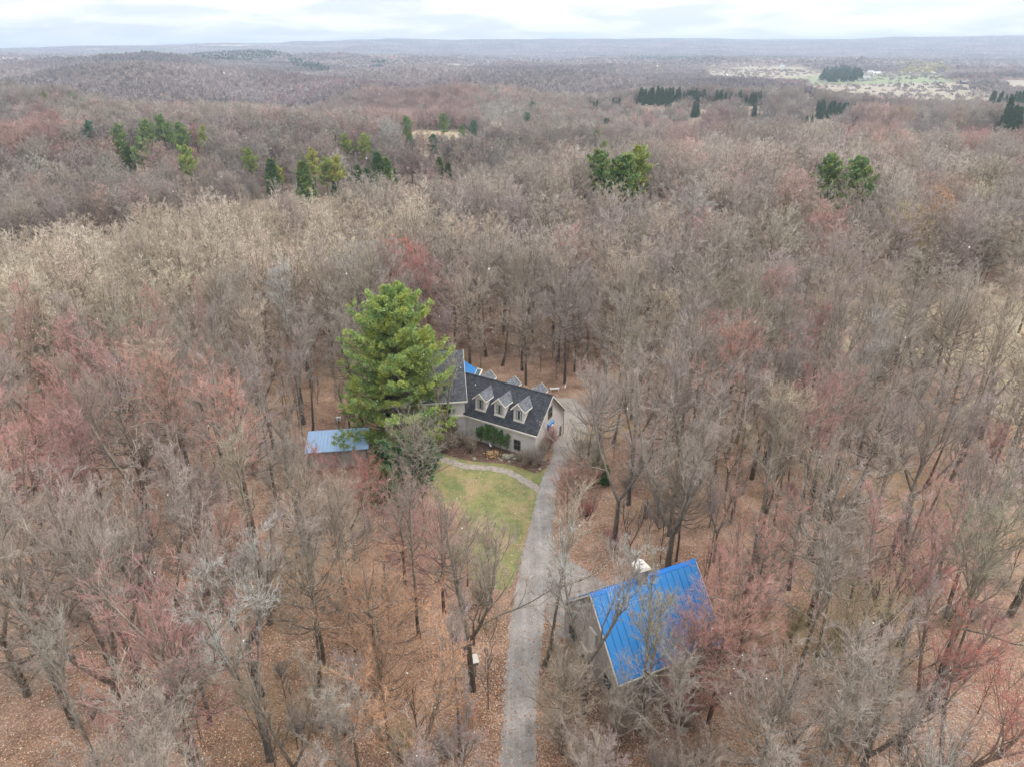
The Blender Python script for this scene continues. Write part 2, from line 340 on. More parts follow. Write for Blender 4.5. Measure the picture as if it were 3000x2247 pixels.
def dome_tree(seed, h=18, cb=.35, rad=.26, r0=.2, n1=26, n=(7, 6, 4), rt=.015, k=(5, 4, 3), flat=1.0):
    """open-grown crown: limbs reach out to a rounded envelope"""
    rs = np.random.default_rng(seed); z = np.linspace(0, 1, 7)
    T0 = np.stack([np.cumsum(rs.normal(0, .012, 7)) * h * .3, np.cumsum(rs.normal(0, .012, 7)) * h * .3, z * h * .9], -1); T0[0, :2] = 0; R0 = r0 * (1 - z * .8) + .015
    u = (np.arange(n1) + rs.random(n1)) / n1; a = np.arange(n1) * 2.4 + rs.normal(0, .3, n1); zz = cb + (.98 - cb) * u; pr = np.sqrt(np.clip(1 - ((zz - (cb + .12)) / (1 - cb - .12)).clip(-1, 1) ** 2, 0, 1)); pr = np.maximum(pr, .12)
    rr = rad * h * pr * (1 + rs.normal(0, .12, n1)); end = np.stack([np.cos(a) * rr, np.sin(a) * rr, zz * h * (1 + rs.normal(0, .02, n1))], -1)
    sz = np.clip(cb * .75 + (zz - cb) * .62, .2, .8) * h; st = np.stack([np.interp(sz, T0[:, 2], T0[:, 0]), np.interp(sz, T0[:, 2], T0[:, 1]), sz], -1)
    q = np.linspace(0, 1, 5)[None, :, None]; P1 = st[:, None] * (1 - q) + end[:, None] * q; P1[:, :, 2] -= np.sin(np.linspace(0, np.pi, 5))[None] * .05 * h * pr[:, None]; P1 += rs.normal(0, .012 * h, P1.shape) * q
    R1 = np.linspace(r0 * .42, .02, 5)[None].repeat(n1, 0)
    P2, R2 = spawn(rs, P1, R1, n[0], .25, 1, .7, .34, 3, .14, .55, .014, wig=.17); P3, R3 = spawn(rs, P2, R2, n[1], .12, 1, .65, .5, 2, .1, .6, rt * 1.2, wig=.2)
    parts = [tubes(P2, R2, k[2]), tubes(P3, R3, 3)]
    if n[2]: P4, R4 = spawn(rs, P3, R3, n[2], .15, 1, .6, .55, 1, .08, .7, rt, wig=.1); parts.append(tubes(P4, R4, 3))
    tv, tf = join([tubes(T0[None], R0[None], k[0]), tubes(P1, R1, k[1])]); cv, cf = join(parts)
    return raw_mesh('trunk', tv, tf, [M_BARK], smooth=True), raw_mesh('crown', cv, cf, [M_TWIG, M_BRANCH], np.arange(len(cf)) < len(parts[0][1]))
def needle_tree(seed, h, prof, whorl=.55, nb=5, sec=9, tuft=5, blades=12, bl=.28, bw=.035, droop=-.05, r0=.25, base=.08, irregular=.25, tip_up=.12, trunk_k=8, gaps=0.0):
    """conifer: whorled limbs carrying side shoots that end in plumes of needles"""
    rs = np.random.default_rng(seed)
    z = np.linspace(0, 1, 9); tr = np.stack([np.cumsum(rs.normal(0, .006, 9)) * h, np.cumsum(rs.normal(0, .006, 9)) * h, z * h], -1); tr[0, :2] = 0
    R0 = (r0 * (1 - z * .93) + .01)
    P, Rb, Ls = [], [], []
    zz = base * h
    while zz < h * .985:
        f = zz / h; L = prof(f) * h; a0 = rs.uniform(0, 6.28)
        c = np.array([np.interp(zz, tr[:, 2], tr[:, 0]), np.interp(zz, tr[:, 2], tr[:, 1]), zz])
        for j in range(nb):
            if rs.random() < gaps: continue
            a = a0 + j * 6.28 / nb + rs.normal(0, .25); l = L * (1 + rs.normal(0, irregular)); l = max(l, .25)
            q = np.linspace(0, 1, 5); rise = .55 * f + droop
            zc = c[2] + rs.normal(0, whorl * .3) + l * (rise * q + tip_up * q ** 2.2 - .06 * np.sin(q * 3.1))
            P.append(np.stack([c[0] + np.cos(a) * l * q, c[1] + np.sin(a) * l * q, zc], -1)); Rb.append(np.linspace(max(.012, .02 + l * .012), .008, 5))
        zz += whorl * (1.25 - .6 * f)
    P = np.array(P); Rb = np.array(Rb); n = len(P)
    # side shoots lie roughly in the plane of each limb
    t = .22 + .78 * ((np.arange(sec)[None] + rs.random((n, sec))) / sec); x = t * 4; i = np.minimum(x.astype(int), 3); f = (x - i)[..., None]; idx = np.arange(n)[:, None]
    p = P[idx, i] * (1 - f) + P[idx, i + 1] * f; tan = norm(P[idx, i + 1] - P[idx, i])
    side = norm(np.cross(tan, np.array([0, 0, 1.]))) * np.where(np.arange(sec)[None, :, None] % 2, 1, -1)
    L = np.linalg.norm(P[:, -1] - P[:, 0], axis=-1)[:, None]
    sl = (L * .42 * (1.05 - t * .75) * (1 + rs.normal(0, .25, (n, sec)))).clip(.15, 3)[..., None]
    d = norm(side * .8 + tan * .75 + np.array([0, 0, .16]) + rs.normal(0, .12, (n, sec, 3)))
    q = np.linspace(0, 1, 3)[None, None, :, None]
    SP = p[:, :, None] + d[:, :, None] * sl[:, :, None] * q; SP = SP.reshape(n * sec, 3, 3)
    SP[:, 1, 2] += .03; SR = np.tile(np.array([.012, .009, .006]), (len(SP), 1))
    tv, tf = join([tubes(tr[None], R0[None], trunk_k), tubes(P, Rb, 4), tubes(SP, SR, 3)])
    # plumes
    m = len(SP); u = (.25 + .8 * (np.arange(tuft)[None] + rs.random((m, tuft))) / tuft)[..., None]
    c = SP[:, :1] + (SP[:, -1:] - SP[:, :1]) * u
    ax = norm(np.repeat(norm(SP[:, -1] - SP[:, 0])[:, None], tuft, 1) + np.array([0, 0, .45]) + rs.normal(0, .25, (m, tuft, 3)))
    c = c.reshape(-1, 3); ax = ax.reshape(-1, 3); M = len(c)
    dirs = norm(ax[:, None] * .75 + norm(rs.normal(0, 1, (M, blades, 3))))
    ctr = c[:, None] + dirs * .02 + rs.normal(0, bl * .22, (M, 1, 3)); ln = bl * (1 + rs.normal(0, .25, (M, blades, 1)))
    wd = norm(np.cross(dirs, rs.normal(0, 1, (M, blades, 3)))) * bw
    a = ctr - wd * .6; b = ctr + wd * .6; e = ctr + dirs * ln
    hi = norm(np.cross(dirs, wd)) * bw * .5
    mid = ctr + dirs * ln * .55
    V = np.stack([ctr, mid - wd + hi, e, mid + wd - hi], 2).reshape(-1, 3)
    F = np.arange(len(V)).reshape(-1, 4)
    return raw_mesh('trunk', tv, tf, [M_PBARK], smooth=True), raw_mesh('crown', V, F, [M_NEEDLE])

def put_tree(name, meshes, loc, rz, sc, tint, label, cat, group):
    t = empty(name, loc, rz); t.scale = sc if isinstance(sc, tuple) else (sc, sc, sc)
    a = link('trunk', meshes[0], t); b = link('crown', meshes[1], t)
    for o in (a, b): o['tint'] = [float(x) for x in tint]
    tag(t, label, cat, group); return t

GREY = (.385, .33, .285); MAUVE = (.395, .32, .305); TAN = (.47, .385, .295); CREAM = (.54, .455, .36); BROWN = (.33, .26, .205)
RED = (.53, .19, .16); PINK = (.52, .27, .25); ORANGE = (.52, .28, .16); SALMON = (.60, .31, .25); OLIVE = (.34, .305, .215); SILVER = (.46, .45, .42); YELL = (.44, .36, .20)
COLNAME = {GREY: 'grey', MAUVE: 'mauve-grey', TAN: 'tan', CREAM: 'pale cream', BROWN: 'brown', RED: 'red-budded', PINK: 'pink-budded', ORANGE: 'orange-twigged', SALMON: 'salmon-budded', OLIVE: 'olive-twigged', SILVER: 'silvery', YELL: 'yellowish'}
SPOTS = [(70, 800, 90, PINK), (200, 790, 80, PINK), (300, 730, 50, PINK), (400, 900, 100, SALMON), (520, 950, 60, SALMON), (90, 1060, 90, PINK), (60, 900, 80, PINK), (230, 960, 60, PINK),
         (860, 560, 38, RED), (930, 590, 30, PINK), (670, 620, 50, PINK), (800, 1010, 60, RED), (740, 1060, 40, PINK), (1262, 770, 40, PINK), (1600, 760, 45, SALMON), (1640, 800, 30, RED), (1745, 960, 50, PINK),
         (1720, 1060, 60, PINK), (1780, 1020, 30, RED), (2150, 1540, 110, RED), (2050, 1560, 70, RED), (90, 1550, 110, PINK), (1570, 1240, 90, SALMON), (1640, 1300, 80, SALMON), (830, 1420, 110, ORANGE), (880, 1600, 90, ORANGE), (70, 1180, 70, SALMON),
         (1280, 395, 26, RED), (1385, 385, 20, RED), (1710, 395, 32, SALMON), (1900, 270, 60, SALMON), (2100, 305, 40, RED), (1830, 275, 22, SALMON), (2050, 400, 45, ORANGE), (2140, 385, 40, YELL), (1990, 470, 35, YELL), (1770, 440, 35, TAN),
         (90, 265, 50, RED), (130, 310, 30, RED), (10, 290, 40, RED), (200, 300, 20, RED), (420, 285, 30, RED), (600, 625, 28, ORANGE), (622, 478, 48, ORANGE), (900, 178, 180, PINK), (620, 178, 80, PINK), (1480, 300, 60, PINK),
         (1620, 1040, 40, MAUVE), (940, 1130, 90, PINK), (1220, 1030, 40, SALMON), (1330, 1100, 60, PINK), (2080, 560, 25, SILVER), (1330, 420, 15, TAN), (230, 1230, 60, SILVER), (560, 1380, 80, SILVER), (1900, 1320, 60, TAN), (2110, 780, 80, CREAM),
         (2190, 700, 70, CREAM), (60, 700, 90, CREAM), (1850, 760, 40, CREAM), (820, 480, 40, CREAM), (1760, 1000, 40, PINK), (600, 350, 15, YELL), (1080, 235, 40, SILVER), (1040, 275, 20, SILVER), (835, 275, 22, SILVER), (1650, 600, 60, MAUVE),
         (1500, 590, 80, GREY), (1890, 430, 60, GREY), (1750, 560, 20, RED), (2230, 290, 40, PINK), (1550, 250, 40, PINK), (640, 1170, 60, OLIVE), (1040, 1330, 60, OLIVE), (1860, 1400, 70, YELL), (2000, 1210, 70, PINK), (1400, 250, 30, PINK),
         (1840, 720, 40, MAUVE), (1280, 1560, 60, GREY), (1700, 780, 40, MAUVE), (450, 1130, 70, PINK), (1950, 245, 20, ORANGE), (2080, 262, 30, ORANGE), (1990, 400, 30, SALMON)]
def tint_at(x, y, z, rs):
    px, py = proj_d(x, y, z)
    # the pale ridge of aspens and beeches on the left
    if inpoly(px, py, [(-200, 560), (150, 500), (330, 468), (620, 440), (900, 430), (960, 500), (740, 560), (520, 600), (330, 640), (140, 700), (-200, 760)]):
        c = CREAM if rs.random() < .68 else TAN
    else:
        r = rs.random()
        if py > 430:
            c = GREY if r < .42 else MAUVE if r < .68 else BROWN if r < .76 else TAN if r < .88 else OLIVE if r < .92 else PINK if r < .97 else SILVER
        else:
            c = GREY if r < .52 else MAUVE if r < .74 else BROWN if r < .80 else TAN if r < .87 else SILVER if r < .92 else PINK if r < .97 else SALMON
        for sx, sy, sr, sc in SPOTS:
            dd = math.hypot(px - sx, (py - sy) * 1.15)
            if (dd < sr * .75 and rs.random() < .85) or (dd < sr * 1.25 and rs.random() < .3): c = sc
    v = rs.normal(1, .09 if py > 430 else .17); DD = math.hypot(x, y); AZ = math.degrees(math.atan2(x, y))
    if DD > 200: v *= .80 + .40 * float(vnoise(x / 110, y / 110, 77))
    hol = 1 if AZ < 4 else max(0, 1 - (AZ - 4) / 20); e0 = 205 if AZ < 2 else 205 + 6.5 * (AZ - 2); v *= (1 - .18 * hol) if e0 < DD < e0 + 250 else 1.08 if 105 < DD < e0 - 12 else 1   # shade painted into tints in the hollow, crest lightened to stand out
    h = rs.normal(0, .02, 3); o = c
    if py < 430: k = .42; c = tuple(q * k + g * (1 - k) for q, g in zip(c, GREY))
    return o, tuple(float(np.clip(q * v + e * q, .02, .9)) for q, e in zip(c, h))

# ------------------------------------------------------------------ ground sheet
def make_ground():
    az = np.unique(np.concatenate([np.arange(-180, -44, 3.0), np.arange(-44, 44, .3), np.arange(44, 180.1, 3.0)]))[:-1]
    rr = np.concatenate([np.arange(8, 120, 3.0), 120 * (1.017 ** np.arange(0, 268))]); rr = rr[rr < 11000]
    A, Rr = np.meshgrid(np.radians(az), rr); X = Rr * np.sin(A); Y = Rr * np.cos(A)
    Z = zt(X, Y); Z -= .00 * Z
    na, nr = len(az), len(rr); V = np.stack([X, Y, Z], -1).reshape(-1, 3); V = np.concatenate([V, [[0, 0, 0]]])
    i = np.arange(nr - 1)[:, None] * na; j = np.arange(na)[None]; j2 = (j + 1) % na
    F = np.stack([i + j2, i + j, i + na + j, i + na + j2], -1).reshape(-1, 4)
    cap = np.array([[len(V) - 1, k, (k + 1) % na, (k + 1) % na] for k in range(na)])
    me = raw_mesh('ground', V, F, [], smooth=True)
    me2 = bpy.data.meshes.new('ground_cap')
    Fl = F.tolist() + [[len(V) - 1, int((k + 1) % na), int(k)] for k in range(na)]
    me2.from_pydata(V.tolist(), [], Fl); bpy.data.meshes.remove(me); me = me2; me.name = 'ground'
    me.polygons.foreach_set('use_smooth', np.ones(len(me.polygons), bool))
    colr = np.zeros((len(V), 4), np.float32)
    px, py = V[:, 0], V[:, 1]
    jx = px + (vnoise(px / 25, py / 25, 11) - .5) * 22; jy = py + (vnoise(px / 25, py / 25, 12) - .5) * 22
    for k, (pl, c) in enumerate(zip(FIELDS, FIELDCOL)):
        near = 8 <= k < 11
        m = inpoly(px if near else jx, py if near else jy, pl); colr[m, :3] = c; colr[m, 3] = 1
    fr = (np.hypot(px, py) > 185) & (colr[:, 3] == 0); colr[fr, :3] = (.25, .20, .155); colr[fr, 3] = .75
    at = me.color_attributes.new('field', 'FLOAT_COLOR', 'POINT'); at.data.foreach_set('color', colr.ravel())
    m = bpy.data.materials.new('leaf_litter'); m.use_nodes = True; t = m.node_tree; b = t.nodes['Principled BSDF']; b.inputs['Roughness'].default_value = .9; b.inputs['Specular IOR Level'].default_value = .2
    c = N(t, 'ShaderNodeTexCoord')
    vo = N(t, 'ShaderNodeTexVoronoi'); vo.inputs['Scale'].default_value = 12; t.links.new(c.outputs['Object'], vo.inputs['Vector'])
    sp = N(t, 'ShaderNodeSeparateColor'); t.links.new(vo.outputs['Color'], sp.inputs[0])
    n = N(t, 'ShaderNodeTexNoise'); n.inputs['Scale'].default_value = .22; n.inputs['Detail'].default_value = 7; n.inputs['Roughness'].default_value = .7; t.links.new(c.outputs['Object'], n.inputs['Vector'])
    ad = N(t, 'ShaderNodeMath', operation='MULTIPLY_ADD'); ad.inputs[1].default_value = .42; t.links.new(sp.outputs[0], ad.inputs[0])
    sub = N(t, 'ShaderNodeMath', operation='MULTIPLY_ADD'); sub.inputs[1].default_value = 1.5; sub.inputs[2].default_value = -.47; t.links.new(n.outputs['Fac'], sub.inputs[0]); t.links.new(sub.outputs[0], ad.inputs[2])
    r = N(t, 'ShaderNodeValToRGB'); e = r.color_ramp.elements; e[0].position = .1; e[0].color = (.085, .047, .034, 1); e[1].position = .95; e[1].color = (.60, .42, .31, 1)
    k = e.new(.45); k.color = (.255, .158, .112, 1); k = e.new(.7); k.color = (.37, .245, .18, 1)
    t.links.new(ad.outputs[0], r.inputs[0])
    # patches of dry straw-coloured grass
    n2 = N(t, 'ShaderNodeTexNoise'); n2.inputs['Scale'].default_value = .07; n2.inputs['Detail'].default_value = 4; t.links.new(c.outputs['Object'], n2.inputs['Vector'])
    r2 = N(t, 'ShaderNodeValToRGB'); r2.color_ramp.elements[0].position = .53; r2.color_ramp.elements[1].position = .68; r2.color_ramp.elements[1].color = (.6, .6, .6, 1)
    t.links.new(n2.outputs['Fac'], r2.inputs[0])
    m1 = N(t, 'ShaderNodeMixRGB'); t.links.new(r2.outputs[0], m1.inputs[0]); t.links.new(r.outputs[0], m1.inputs[1]); m1.inputs[2].default_value = (.34, .235, .115, 1)
    n4 = N(t, 'ShaderNodeTexNoise'); n4.inputs['Scale'].default_value = .3; n4.inputs['Detail'].default_value = 6; n4.inputs['Roughness'].default_value = .7; t.links.new(c.outputs['Object'], n4.inputs['Vector'])
    mp4 = N(t, 'ShaderNodeMapRange'); mp4.inputs['From Min'].default_value = .52; mp4.inputs['From Max'].default_value = .7; mp4.inputs['To Max'].default_value = .75; t.links.new(n4.outputs['Fac'], mp4.inputs['Value'])
    m4 = N(t, 'ShaderNodeMixRGB'); t.links.new(mp4.outputs[0], m4.inputs[0]); t.links.new(m1.outputs[0], m4.inputs[1]); m4.inputs[2].default_value = (.13, .10, .065, 1); m1 = m4
    f = N(t, 'ShaderNodeAttribute', attribute_name='field'); m2 = N(t, 'ShaderNodeMixRGB'); t.links.new(f.outputs['Alpha'], m2.inputs[0]); t.links.new(m1.outputs[0], m2.inputs[1])
    fm = N(t, 'ShaderNodeMixRGB', blend_type='MULTIPLY'); fm.inputs[0].default_value = .35; t.links.new(f.outputs['Color'], fm.inputs[1])
    n3 = N(t, 'ShaderNodeTexNoise'); n3.inputs['Scale'].default_value = .5; n3.inputs['Detail'].default_value = 8; t.links.new(c.outputs['Object'], n3.inputs['Vector'])
    t.links.new(n3.outputs['Color'], fm.inputs[2]); t.links.new(fm.outputs[0], m2.inputs[2])
    t.links.new(m2.outputs[0], b.inputs['Base Color'])
    bm = N(t, 'ShaderNodeBump'); bm.inputs['Strength'].default_value = .7; bm.inputs['Distance'].default_value = .08; t.links.new(ad.outputs[0], bm.inputs['Height']); t.links.new(bm.outputs[0], b.inputs['Normal'])
    me.materials.append(m)
    o = link('ground', me); tag(o, 'leaf covered forest floor running over the hills', None, None, 'structure')
make_ground()

def catmull(pts, n=8):
    P = [Vector(p) for p in pts]; P = [P[0] * 2 - P[1]] + P + [P[-1] * 2 - P[-2]]; o = []
    for i in range(1, len(P) - 2):
        for j in range(n):
            t = j / n; a, b, c, d = P[i - 1:i + 3]
            o.append(.5 * ((2 * b) + (c - a) * t + (2 * a - 5 * b + 4 * c - d) * t * t + (3 * b - a - 3 * c + d) * t ** 3))
    o.append(P[-2]); return o
def strip(name, left, right, z, m, label, n=8, jit=.0):
    A = catmull(left, n); B = catmull(right, n); mb = MB(); K = 6; rs = random.Random(3)
    jl = [rs.uniform(-jit, jit) for _ in A]; jr = [rs.uniform(-jit, jit) for _ in A]
    V = []
    for a, b, p, q in zip(A, B, jl, jr):
        d = (b - a).normalized(); a = a + d * p; b = b + d * q
        V.append([(a + (b - a) * k / K).to_3d() + Vector((0, 0, z)) for k in range(K + 1)])
    for r0, r1 in zip(V, V[1:]):
        for k in range(K): mb.face([r0[k], r0[k + 1], r1[k + 1], r1[k]])
    o = mb.build(name, m); tag(o, label, None, None, 'structure'); return o
def sheet(name, pts, z, m, label):
    mb = MB(); mb.face([(p[0], p[1], z) for p in pts]); o = mb.build(name, m); tag(o, label, None, None, 'structure'); return o
def asphalt():
    m = mat('asphalt', (.31, .28, .26), .9, noise=.35, nscale=.35, bump=.0, coords='Object', detail=8, lo=.38, hi=.62)
    t = m.node_tree; b = t.nodes['Principled BSDF']; src = b.inputs['Base Color'].links[0].from_socket
    c = N(t, 'ShaderNodeTexCoord'); n = N(t, 'ShaderNodeTexNoise'); n.inputs['Scale'].default_value = 9; n.inputs['Detail'].default_value = 6; t.links.new(c.outputs['Object'], n.inputs['Vector'])
    mp = N(t, 'ShaderNodeMapping'); mp.inputs['Scale'].default_value = (2.2, .13, 1); n2 = N(t, 'ShaderNodeTexNoise'); n2.inputs['Scale'].default_value = .9; n2.inputs['Detail'].default_value = 3
    t.links.new(c.outputs['Object'], mp.inputs[0]); t.links.new(mp.outputs[0], n2.inputs['Vector'])
    x = N(t, 'ShaderNodeMixRGB', blend_type='OVERLAY'); x.inputs[0].default_value = .5; t.links.new(src, x.inputs[1]); t.links.new(n.outputs['Fac'], x.inputs[2])
    y = N(t, 'ShaderNodeMixRGB', blend_type='OVERLAY'); y.inputs[0].default_value = .4; t.links.new(x.outputs[0], y.inputs[1]); t.links.new(n2.outputs['Fac'], y.inputs[2])
    t.links.new(y.outputs[0], b.inputs['Base Color']); return m
M_ASPH = asphalt()
M_LAWN = mat('lawn_grass', (.25, .225, .09), .9, col2=(.11, .14, .045), nscale=.55, coords='Object', detail=11, bump=.8, lo=.36, hi=.64)
def worn():
    t = M_LAWN.node_tree; b = t.nodes['Principled BSDF']; src = b.inputs['Base Color'].links[0].from_socket; c = N(t, 'ShaderNodeTexCoord')
    n = N(t, 'ShaderNodeTexNoise'); n.inputs['Scale'].default_value = .28; n.inputs['Detail'].default_value = 9; n.inputs['Roughness'].default_value = .72; t.links.new(c.outputs['Object'], n.inputs['Vector'])
    r = N(t, 'ShaderNodeValToRGB'); r.color_ramp.elements[0].position = .5; r.color_ramp.elements[1].position = .62; r.color_ramp.elements[1].color = (.85, .85, .85, 1); t.links.new(n.outputs['Fac'], r.inputs[0])
    x = N(t, 'ShaderNodeMixRGB'); t.links.new(r.outputs[0], x.inputs[0]); t.links.new(src, x.inputs[1]); x.inputs[2].default_value = (.31, .22, .125, 1); t.links.new(x.outputs[0], b.inputs['Base Color'])
worn()
M_PATH = mat('path_gravel', (.36, .31, .27), .95, noise=.4, nscale=2.2, coords='Object', detail=8, bump=.4)
M_BED = mat('mulch', (.19, .11, .08), .95, col2=(.06, .038, .028), nscale=2.5, coords='Object', detail=8, bump=.6)
M_CONC = mat('concrete', (.38, .335, .29), .9, noise=.3, nscale=.5, coords='Object', detail=7)
dl = [(-.9, 14), (-.95, 27), (-.8, 34), (-.65, 38), (-.2, 45), (.8, 53), (2.1, 60.1), (3.35, 67), (4.8, 72), (5.8, 77)]
dr = [(1.7, 14), (1.75, 27), (1.8, 34), (2.0, 38), (2.75, 45), (3.7, 53), (4.55, 61), (5.3, 67), (6.9, 72), (9.3, 76.3)]
strip('driveway', dl, dr, .028, M_ASPH, 'grey asphalt driveway', n=22, jit=.16)
sheet('driveway_apron', [(3.2, 55.0), (3.0, 46), (3.6, 43.6), (8.6, 43), (12, 47), (9.0, 50.2), (6.4, 52.8)], .020, M_ASPH, 'grey paved apron between driveway and blue barn')
sheet('parking_court', [(5.3, 74.0), (8.9, 76.0), (10.0, 79), (10.4, 84), (8.9, 88.2), (5.6, 88.6), (3, 86), (3.5, 78)], .016, M_CONC, 'pale concrete court right of the house wing')
LAWN = [(-9.5, 73.0), (-6.5, 73.3), (-1, 71.8), (3.8, 71.2), (4.6, 69.5), (3.6, 66.5), (2.6, 62), (1.5, 57.5), (.6, 52.5), (-.5, 49.5), (-3.0, 50.3), (-5.5, 53), (-7.6, 58), (-9.0, 64), (-9.8, 69)]
lw = catmull(LAWN + [LAWN[0]], 5)
sheet('lawn', [(p.x, p.y) for p in lw[:-1]], .008, M_LAWN, 'yellow green mown lawn below the house')
strip('path', [(-10.5, 73.2), (-7.8, 72.2), (-5.2, 70.9), (-2.4, 70.5), (-.3, 69.6), (1.6, 68), (3.4, 65.9)], [(-10.7, 72.0), (-8.2, 71.2), (-5.6, 69.9), (-2.6, 69.5), (-.6, 68.6), (1.1, 67.0), (2.9, 64.8)], .014, M_PATH, 'worn stony footpath curving across the lawn', n=6, jit=.12)
bed = catmull([(-9.8, 78.5), (-5.9, 77.2), (3.1, 71.8), (4.3, 72.4), (4.5, 70.8), (2.8, 68.9), (1.2, 70.0), (-.8, 70.9), (-2.6, 71.2), (-5.6, 71.8), (-8.5, 73.3), (-10.6, 75.5), (-9.8, 78.5)], 4)
sheet('garden_bed', [(p.x, p.y) for p in bed[:-1]], .020, M_BED, 'dark mulched garden bed under the house wall')

# ------------------------------------------------------------------ shared building materials
def shingles(name, c1, c2, rough=.85):
    m = bpy.data.materials.new(name); m.use_nodes = True; t = m.node_tree; b = t.nodes['Principled BSDF']; b.inputs['Roughness'].default_value = rough
    c = N(t, 'ShaderNodeTexCoord'); br = N(t, 'ShaderNodeTexBrick'); t.links.new(c.outputs['UV'], br.inputs['Vector'])
    br.inputs['Scale'].default_value = 1; br.inputs['Brick Width'].default_value = .33; br.inputs['Row Height'].default_value = .17; br.inputs['Mortar Size'].default_value = .018
    br.inputs['Color1'].default_value = (*c1, 1); br.inputs['Color2'].default_value = (*c2, 1); br.inputs['Mortar'].default_value = (*[q * .35 for q in c2], 1); br.inputs['Bias'].default_value = .0
    n = N(t, 'ShaderNodeTexNoise'); n.inputs['Scale'].default_value = 1.1; n.inputs['Detail'].default_value = 5; t.links.new(c.outputs['UV'], n.inputs['Vector'])
    x = N(t, 'ShaderNodeMixRGB', blend_type='OVERLAY'); x.inputs[0].default_value = .5; t.links.new(br.outputs['Color'], x.inputs[1]); t.links.new(n.outputs['Fac'], x.inputs[2]); t.links.new(x.outputs[0], b.inputs['Base Color'])
    bm = N(t, 'ShaderNodeBump'); bm.inputs['Strength'].default_value = .7; bm.inputs['Distance'].default_value = .02; t.links.new(br.outputs['Fac'], bm.inputs['Height']); bm.invert = True; t.links.new(bm.outputs[0], b.inputs['Normal'])
    return m
M_SHD = shingles('shingles', (.075, .08, .095), (.032, .036, .046))  # wing copy, darkened for the shade on its front slope
M_WALL = mat('stucco', (.68, .635, .605), .92, col2=(.57, .525, .50), nscale=.8, coords='Object', detail=8, bump=.25)
M_TRIM = mat('trim', (.74, .69, .61), .7, noise=.15, nscale=2)
M_FRAME = mat('window_frame', (.17, .165, .16), .6, noise=.2, nscale=6)
M_GLASS = mat('glass', (.035, .045, .055), .08, spec=.8, noise=.5, nscale=1.5)
M_CURT = mat('curtain', (.55, .60, .60), .9, noise=.3, nscale=6)
def blue_metal(name, c, rough):
    m = mat(name, c, rough, col2=tuple(x * .92 for x in c), nscale=.7, detail=7, lo=.3, hi=.7)
    m.node_tree.nodes['Principled BSDF'].inputs['Specular IOR Level'].default_value = .5; return m
M_BLUE = blue_metal('blue_metal', (.03, .21, .52), .38)
M_BLUES = blue_metal('blue_seam', (.012, .14, .40), .5)
M_WOOD = mat('weathered_wood', (.33, .29, .25), .9, noise=.5, nscale=5, detail=7)
M_CAP = mat('pale_cap', (.62, .58, .52), .7, noise=.35, nscale=4, detail=6)
M_SIDING = mat('board_siding', (.42, .375, .335), .9, noise=.3, nscale=3, detail=7)
M_BRICK = mat('red_brick', (.45, .17, .12), .9, noise=.4, nscale=4, detail=6)
M_WHITE = mat('white_paint', (.72, .72, .71), .6, noise=.1, nscale=2)
M_DARK = mat('dark_metal', (.03, .03, .033), .5, noise=.2, nscale=2)
M_PALEROOF = mat('pale_roof', (.42, .44, .47), .7, noise=.3, nscale=1)
M_RED = mat('barn_red', (.42, .06, .045), .8, noise=.2, nscale=1)

def window(parent, name, x0, x1, z0, z1, y, nrm='y-', curtains=False, sub=True, fw=.07):
    """sash window set on a wall; nrm says which way it faces in the parent's own axes"""
    def P(a, d, z):
        if nrm == 'y-': return (a, y - d, z)
        if nrm == 'y+': return (a, y + d, z)
        if nrm == 'x+': return (y + d, a, z)
        if nrm == 'x-': return (y - d, a, z)
    def bx(mb, a0, a1, d0, d1, q0, q1, m=0):
        A = P(a0, d0, q0); B = P(a1, d1, q1); mb.box(min(A[0], B[0]), max(A[0], B[0]), min(A[1], B[1]), max(A[1], B[1]), q0, q1, m)
    f = MB(); zm = (z0 + z1) / 2; xm = (x0 + x1) / 2
    bx(f, x0 - fw, x0, -.02, .07, z0 - fw, z1 + fw); bx(f, x1, x1 + fw, -.02, .07, z0 - fw, z1 + fw)
    bx(f, x0, x1, -.02, .065, z1, z1 + fw); bx(f, x0, x1, -.02, .10, z0 - fw, z0); bx(f, x0, x1, -.02, .055, zm - .03, zm + .03)
    bx(f, xm - .018, xm + .018, -.02, .045, z0, zm - .03); bx(f, xm - .018, xm + .018, -.02, .045, zm + .03, z1)
    if not sub:
        bx(f, x0, x1, -.015, .02, z0, z1, 1)
        if curtains:
            bx(f, x0, x0 + (x1 - x0) * .27, .0201, .03, z0, z1, 2); bx(f, x1 - (x1 - x0) * .27, x1, .0201, .03, z0, z1, 2)
        return f.build(name, [M_FRAME, M_GLASS, M_CURT], parent)
    w = f.build(name, M_FRAME, parent)
    g = MB(); bx(g, x0, x1, -.015, .02, z0, z1); g.build('pane', M_GLASS, w)
    return w

# ------------------------------------------------------------------ the house: shingled main block and dormered wing
hs = empty('house', (-5.973, 77.416, 0), -.538)
tag(hs, 'pale stucco house with dark shingled roof and dormered wing beside the tall pine', 'house')
L, W, HE, K = 10.3, 7.167, 3.7, .961
HR = HE + K * W / 2
